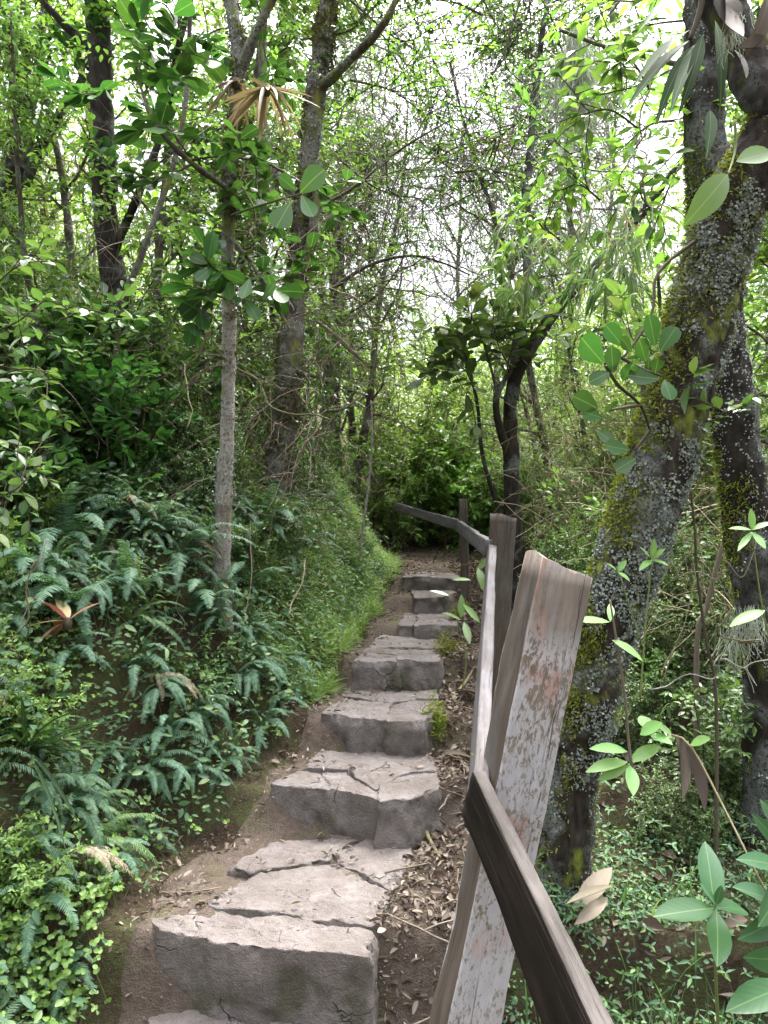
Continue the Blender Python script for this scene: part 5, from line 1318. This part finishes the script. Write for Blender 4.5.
for _ in range(20):
    x0, y0, d0 = rb_.uniform(350, 620), rb_.uniform(-60, 230), rb_.uniform(5, 8.5); a = rb_.uniform(-.9, .9) + (pi if x0 > 480 else 0)
    BR.append(([(x0, y0, d0), (x0 + 35 * cos(a), y0 + 35 * sin(a) + 6, d0 - .1), (x0 + 75 * cos(a), y0 + 70 * sin(a) + 22, d0 - .1)], ('leaf_mid', 'leaf_dark', 'leaf_bright')[int(rb_.integers(0, 3))]))
for k, (st, lm) in enumerate(BR):
    sprig_cluster('overhanging_branch', 'thin branch with small scattered leaves hanging over the path against the sky', 'branch', [st], dict(SP_SML, L=.05, gap=.035), 'ell', M[lm], M['twig_dark'], 160 + k, .01, .2, 'small-leaved branches over the path', 12, .6)

# fallen things lying about
q = gp(596, 900)
def big_dead(px, py, L, W, ang, label, tilt=.15):
    q = gp(px, py); bl = MB()
    leaves(bl, 'dead', [np.zeros(3)], [np.array([cos(ang), sin(ang), tilt])], [nrm(np.array([.1, -.3, 1]))], [L], [W])
    o = bl.build('fallen_leaf', M['dead']); o.location = q + np.array([0, 0, .03]); tag(o, label, 'dead leaf')
def lean_leaf(a, t, w, label, up=(0, -.8, .6)):
    A, B = pt(*a), pt(*t); bl = MB(); leaves(bl, 'dead', [np.zeros(3)], [B - A], [nrm(np.array(up))], [np.linalg.norm(B - A)], [w])
    o = bl.build('fallen_leaf', M['dead_pale']); o.location = A; tag(o, label, 'dead leaf')
lean_leaf((574, 908, 2.5), (613, 866, 2.6), .065, 'large pale dead leaf propped against the foot of the leaning tree')
lean_leaf((566, 904, 2.46), (613, 890, 2.5), .03, 'rolled tan dead leaf lying right of the dark rail', (0, -.3, 1))
lean_leaf((574, 925, 2.45), (612, 894, 2.5), .045, 'folded brown dead leaf under the rolled tan leaf')
big_dead(455, 695, .28, .07, -1.0, 'curled pale dry leaf beside the third step', .1)
big_dead(440, 760, .2, .05, .1, 'light brown dry leaf beside the second step', .1)
def stick(label, pts, r0, mat='straw'):
    P = np.array([gp(a, b) + np.array([0, 0, .015 + dz]) for a, b, dz in pts]); b = MB()
    tube(b, spline(P, 20), np.linspace(r0, r0 * .6, 20), 7, noise=.2); tag(b.build('fallen_stick', M[mat]), label, 'stick')
stick('pale forked stick lying on the litter right of the lowest step', [(422, 828, 0), (430, 848, .01), (440, 866, 0)], .011)
stick('pale bent root arching out of the left bank near the bottom', [(78, 912, .03), (100, 908, .04), (108, 893, .03)], .008)
stick('thin dark stick lying at the bottom left of the bank', [(20, 988, .02), (48, 986, .02), (66, 992, .01)], .006, 'twig')
stick('pale curved stick lying beside the upper steps', [(452, 702, 0), (466, 688, .02), (474, 672, .0)], .012)
stick('thin stick hanging down the bank by the strap-leaved plant', [(36, 768, .05), (52, 790, .06), (66, 815, .05)], .005, 'twig')
# moss clumps on the right ends of the steps
def moss_clump(px, py, z, w, h, n, seed, label):
    c = onplane(px, py, z); r = np.random.default_rng(seed); b = MB()
    p = r.normal(0, 1, (n, 3)) * np.array([w * .4, w * .45, h * .45]); d = nrm(p * np.array([1, 1, .6]) + np.array([.3, -.5, .5]) + r.normal(0, .4, (n, 3)))
    l = r.uniform(.015, .04, n); leaves(b, 'str', p, d, r.normal(0, 1, (n, 3)), l, l * .16)
    o = b.build('moss_clump', M['moss']); o.location = c; tag(o, label, 'moss')
moss_clump(433, 732, .56, .07, .16, 1500, 1, 'yellow-green moss clump on the right end of the third step')
moss_clump(446, 660, .78, .08, .16, 1500, 2, 'yellow-green moss clump on the right end of the fourth step')
moss_clump(463, 618, .9, .09, .1, 900, 3, 'small moss clump at the right end of the fifth step')
moss_clump(484, 768, 1.14, .016, .03, 160, 4, 'tiny moss tuft on the joint of the two rails')
# small yellow flowers on the bank
for px, py in [(47, 592), (117, 590), (218, 716), (75, 480), (60, 498)]:
    q = gp(px, py) + np.array([.02, -.12, .08]); root = thing('flower', 'tiny yellow flower among the ferns of the left bank', 'flower', tuple(q), 0, 'yellow flowers on the bank')
    b = MB(); a = np.arange(6) * pi / 3
    leaves(b, 'rou', np.zeros((6, 3)), np.stack([np.cos(a), np.sin(a), 0 * a + .2], -1), np.tile([0, -.2, 1.0], (6, 1)), .014, .011); b.build('petal', M['yellow'], root)
    bs = MB(); tube(bs, np.array([[0, 0, -.12], [.004, 0, -.05], [0, 0, 0]]), .0012, 4); bs.build('stem', M['greenstem'], root)

# prototypes that found no place would stand outside the picture: remove them
for ob in [o for o in COL.objects if o.parent is None and tuple(o.location) == tuple(map(float, HIDE))]:
    for c in list(ob.children): bpy.data.objects.remove(c)
    bpy.data.objects.remove(ob)

# ------------------------------------------------------------------ light, sky, camera
w = bpy.data.worlds.new('World'); S.world = w; w.use_nodes = True
nt = w.node_tree; bg = nt.nodes['Background']
SKY_LO, SKY_HI = .3, 2.5
sky = nt.nodes.new('ShaderNodeTexSky'); sky.sky_type = 'NISHITA'; sky.sun_disc = False
SUN_EL, SUN_AZ = radians(62), radians(25)      # azimuth from +Y (ahead) towards +X
sky.sun_elevation = SUN_EL; sky.sun_rotation = SUN_AZ; sky.air_density = 1.0; sky.dust_density = 4.0; sky.ozone_density = .6
hs = nt.nodes.new('ShaderNodeHueSaturation'); hs.inputs['Saturation'].default_value = .22
nt.links.new(sky.outputs[0], hs.inputs['Color'])
# overcast sky: about three times brighter overhead than at the horizon
tc = nt.nodes.new('ShaderNodeTexCoord'); sp = nt.nodes.new('ShaderNodeSeparateXYZ'); nt.links.new(tc.outputs['Generated'], sp.inputs[0])
mr = nt.nodes.new('ShaderNodeMapRange'); mr.inputs['From Min'].default_value = 0; mr.inputs['From Max'].default_value = 1; mr.inputs['To Min'].default_value = SKY_LO; mr.inputs['To Max'].default_value = SKY_HI
pw = nt.nodes.new('ShaderNodeMath'); pw.operation = 'POWER'; pw.use_clamp = True; nt.links.new(sp.outputs[2], pw.inputs[0]); pw.inputs[1].default_value = 2.6
nt.links.new(pw.outputs[0], mr.inputs[0])
mu = nt.nodes.new('ShaderNodeVectorMath'); mu.operation = 'SCALE'; nt.links.new(hs.outputs[0], mu.inputs[0]); nt.links.new(mr.outputs[0], mu.inputs['Scale'])
nt.links.new(mu.outputs[0], bg.inputs[0]); bg.inputs[1].default_value = .15
sl = bpy.data.lights.new('sun', 'SUN'); sl.energy = 1.5; sl.angle = radians(10); sl.color = (1, .96, .9)
so = bpy.data.objects.new('sun', sl); COL.objects.link(so)
so.rotation_euler = (radians(90) - SUN_EL, 0, 0)
from mathutils import Vector
sdir = Vector((sin(SUN_AZ) * cos(SUN_EL), cos(SUN_AZ) * cos(SUN_EL), sin(SUN_EL)))
so.rotation_euler = sdir.to_track_quat('Z', 'Y').to_euler(); so.location = (0, 0, 20)
cam = bpy.data.cameras.new('camera'); cam.sensor_fit = 'VERTICAL'; cam.sensor_height = 36; cam.lens = F / 1024 * 36
cam.clip_start = .05; cam.clip_end = 1000
co = bpy.data.objects.new('camera', cam); COL.objects.link(co); co.location = (0, 0, EYE); co.rotation_euler = (radians(90), 0, 0)
S.camera = co
S.render.resolution_x = 768; S.render.resolution_y = 1024
vs = S.view_settings; vs.view_transform = 'Standard'; vs.look = 'None'; vs.gamma = 1; vs.use_curve_mapping = False; vs.exposure = 2.75
S.render.engine = 'CYCLES'
cy = S.cycles; cy.max_bounces = 5; cy.diffuse_bounces = 3; cy.glossy_bounces = 2; cy.transmission_bounces = 4; cy.transparent_max_bounces = 4
cy.use_denoising = True; cy.use_adaptive_sampling = True; cy.adaptive_threshold = .025; cy.caustics_reflective = False; cy.caustics_refractive = False
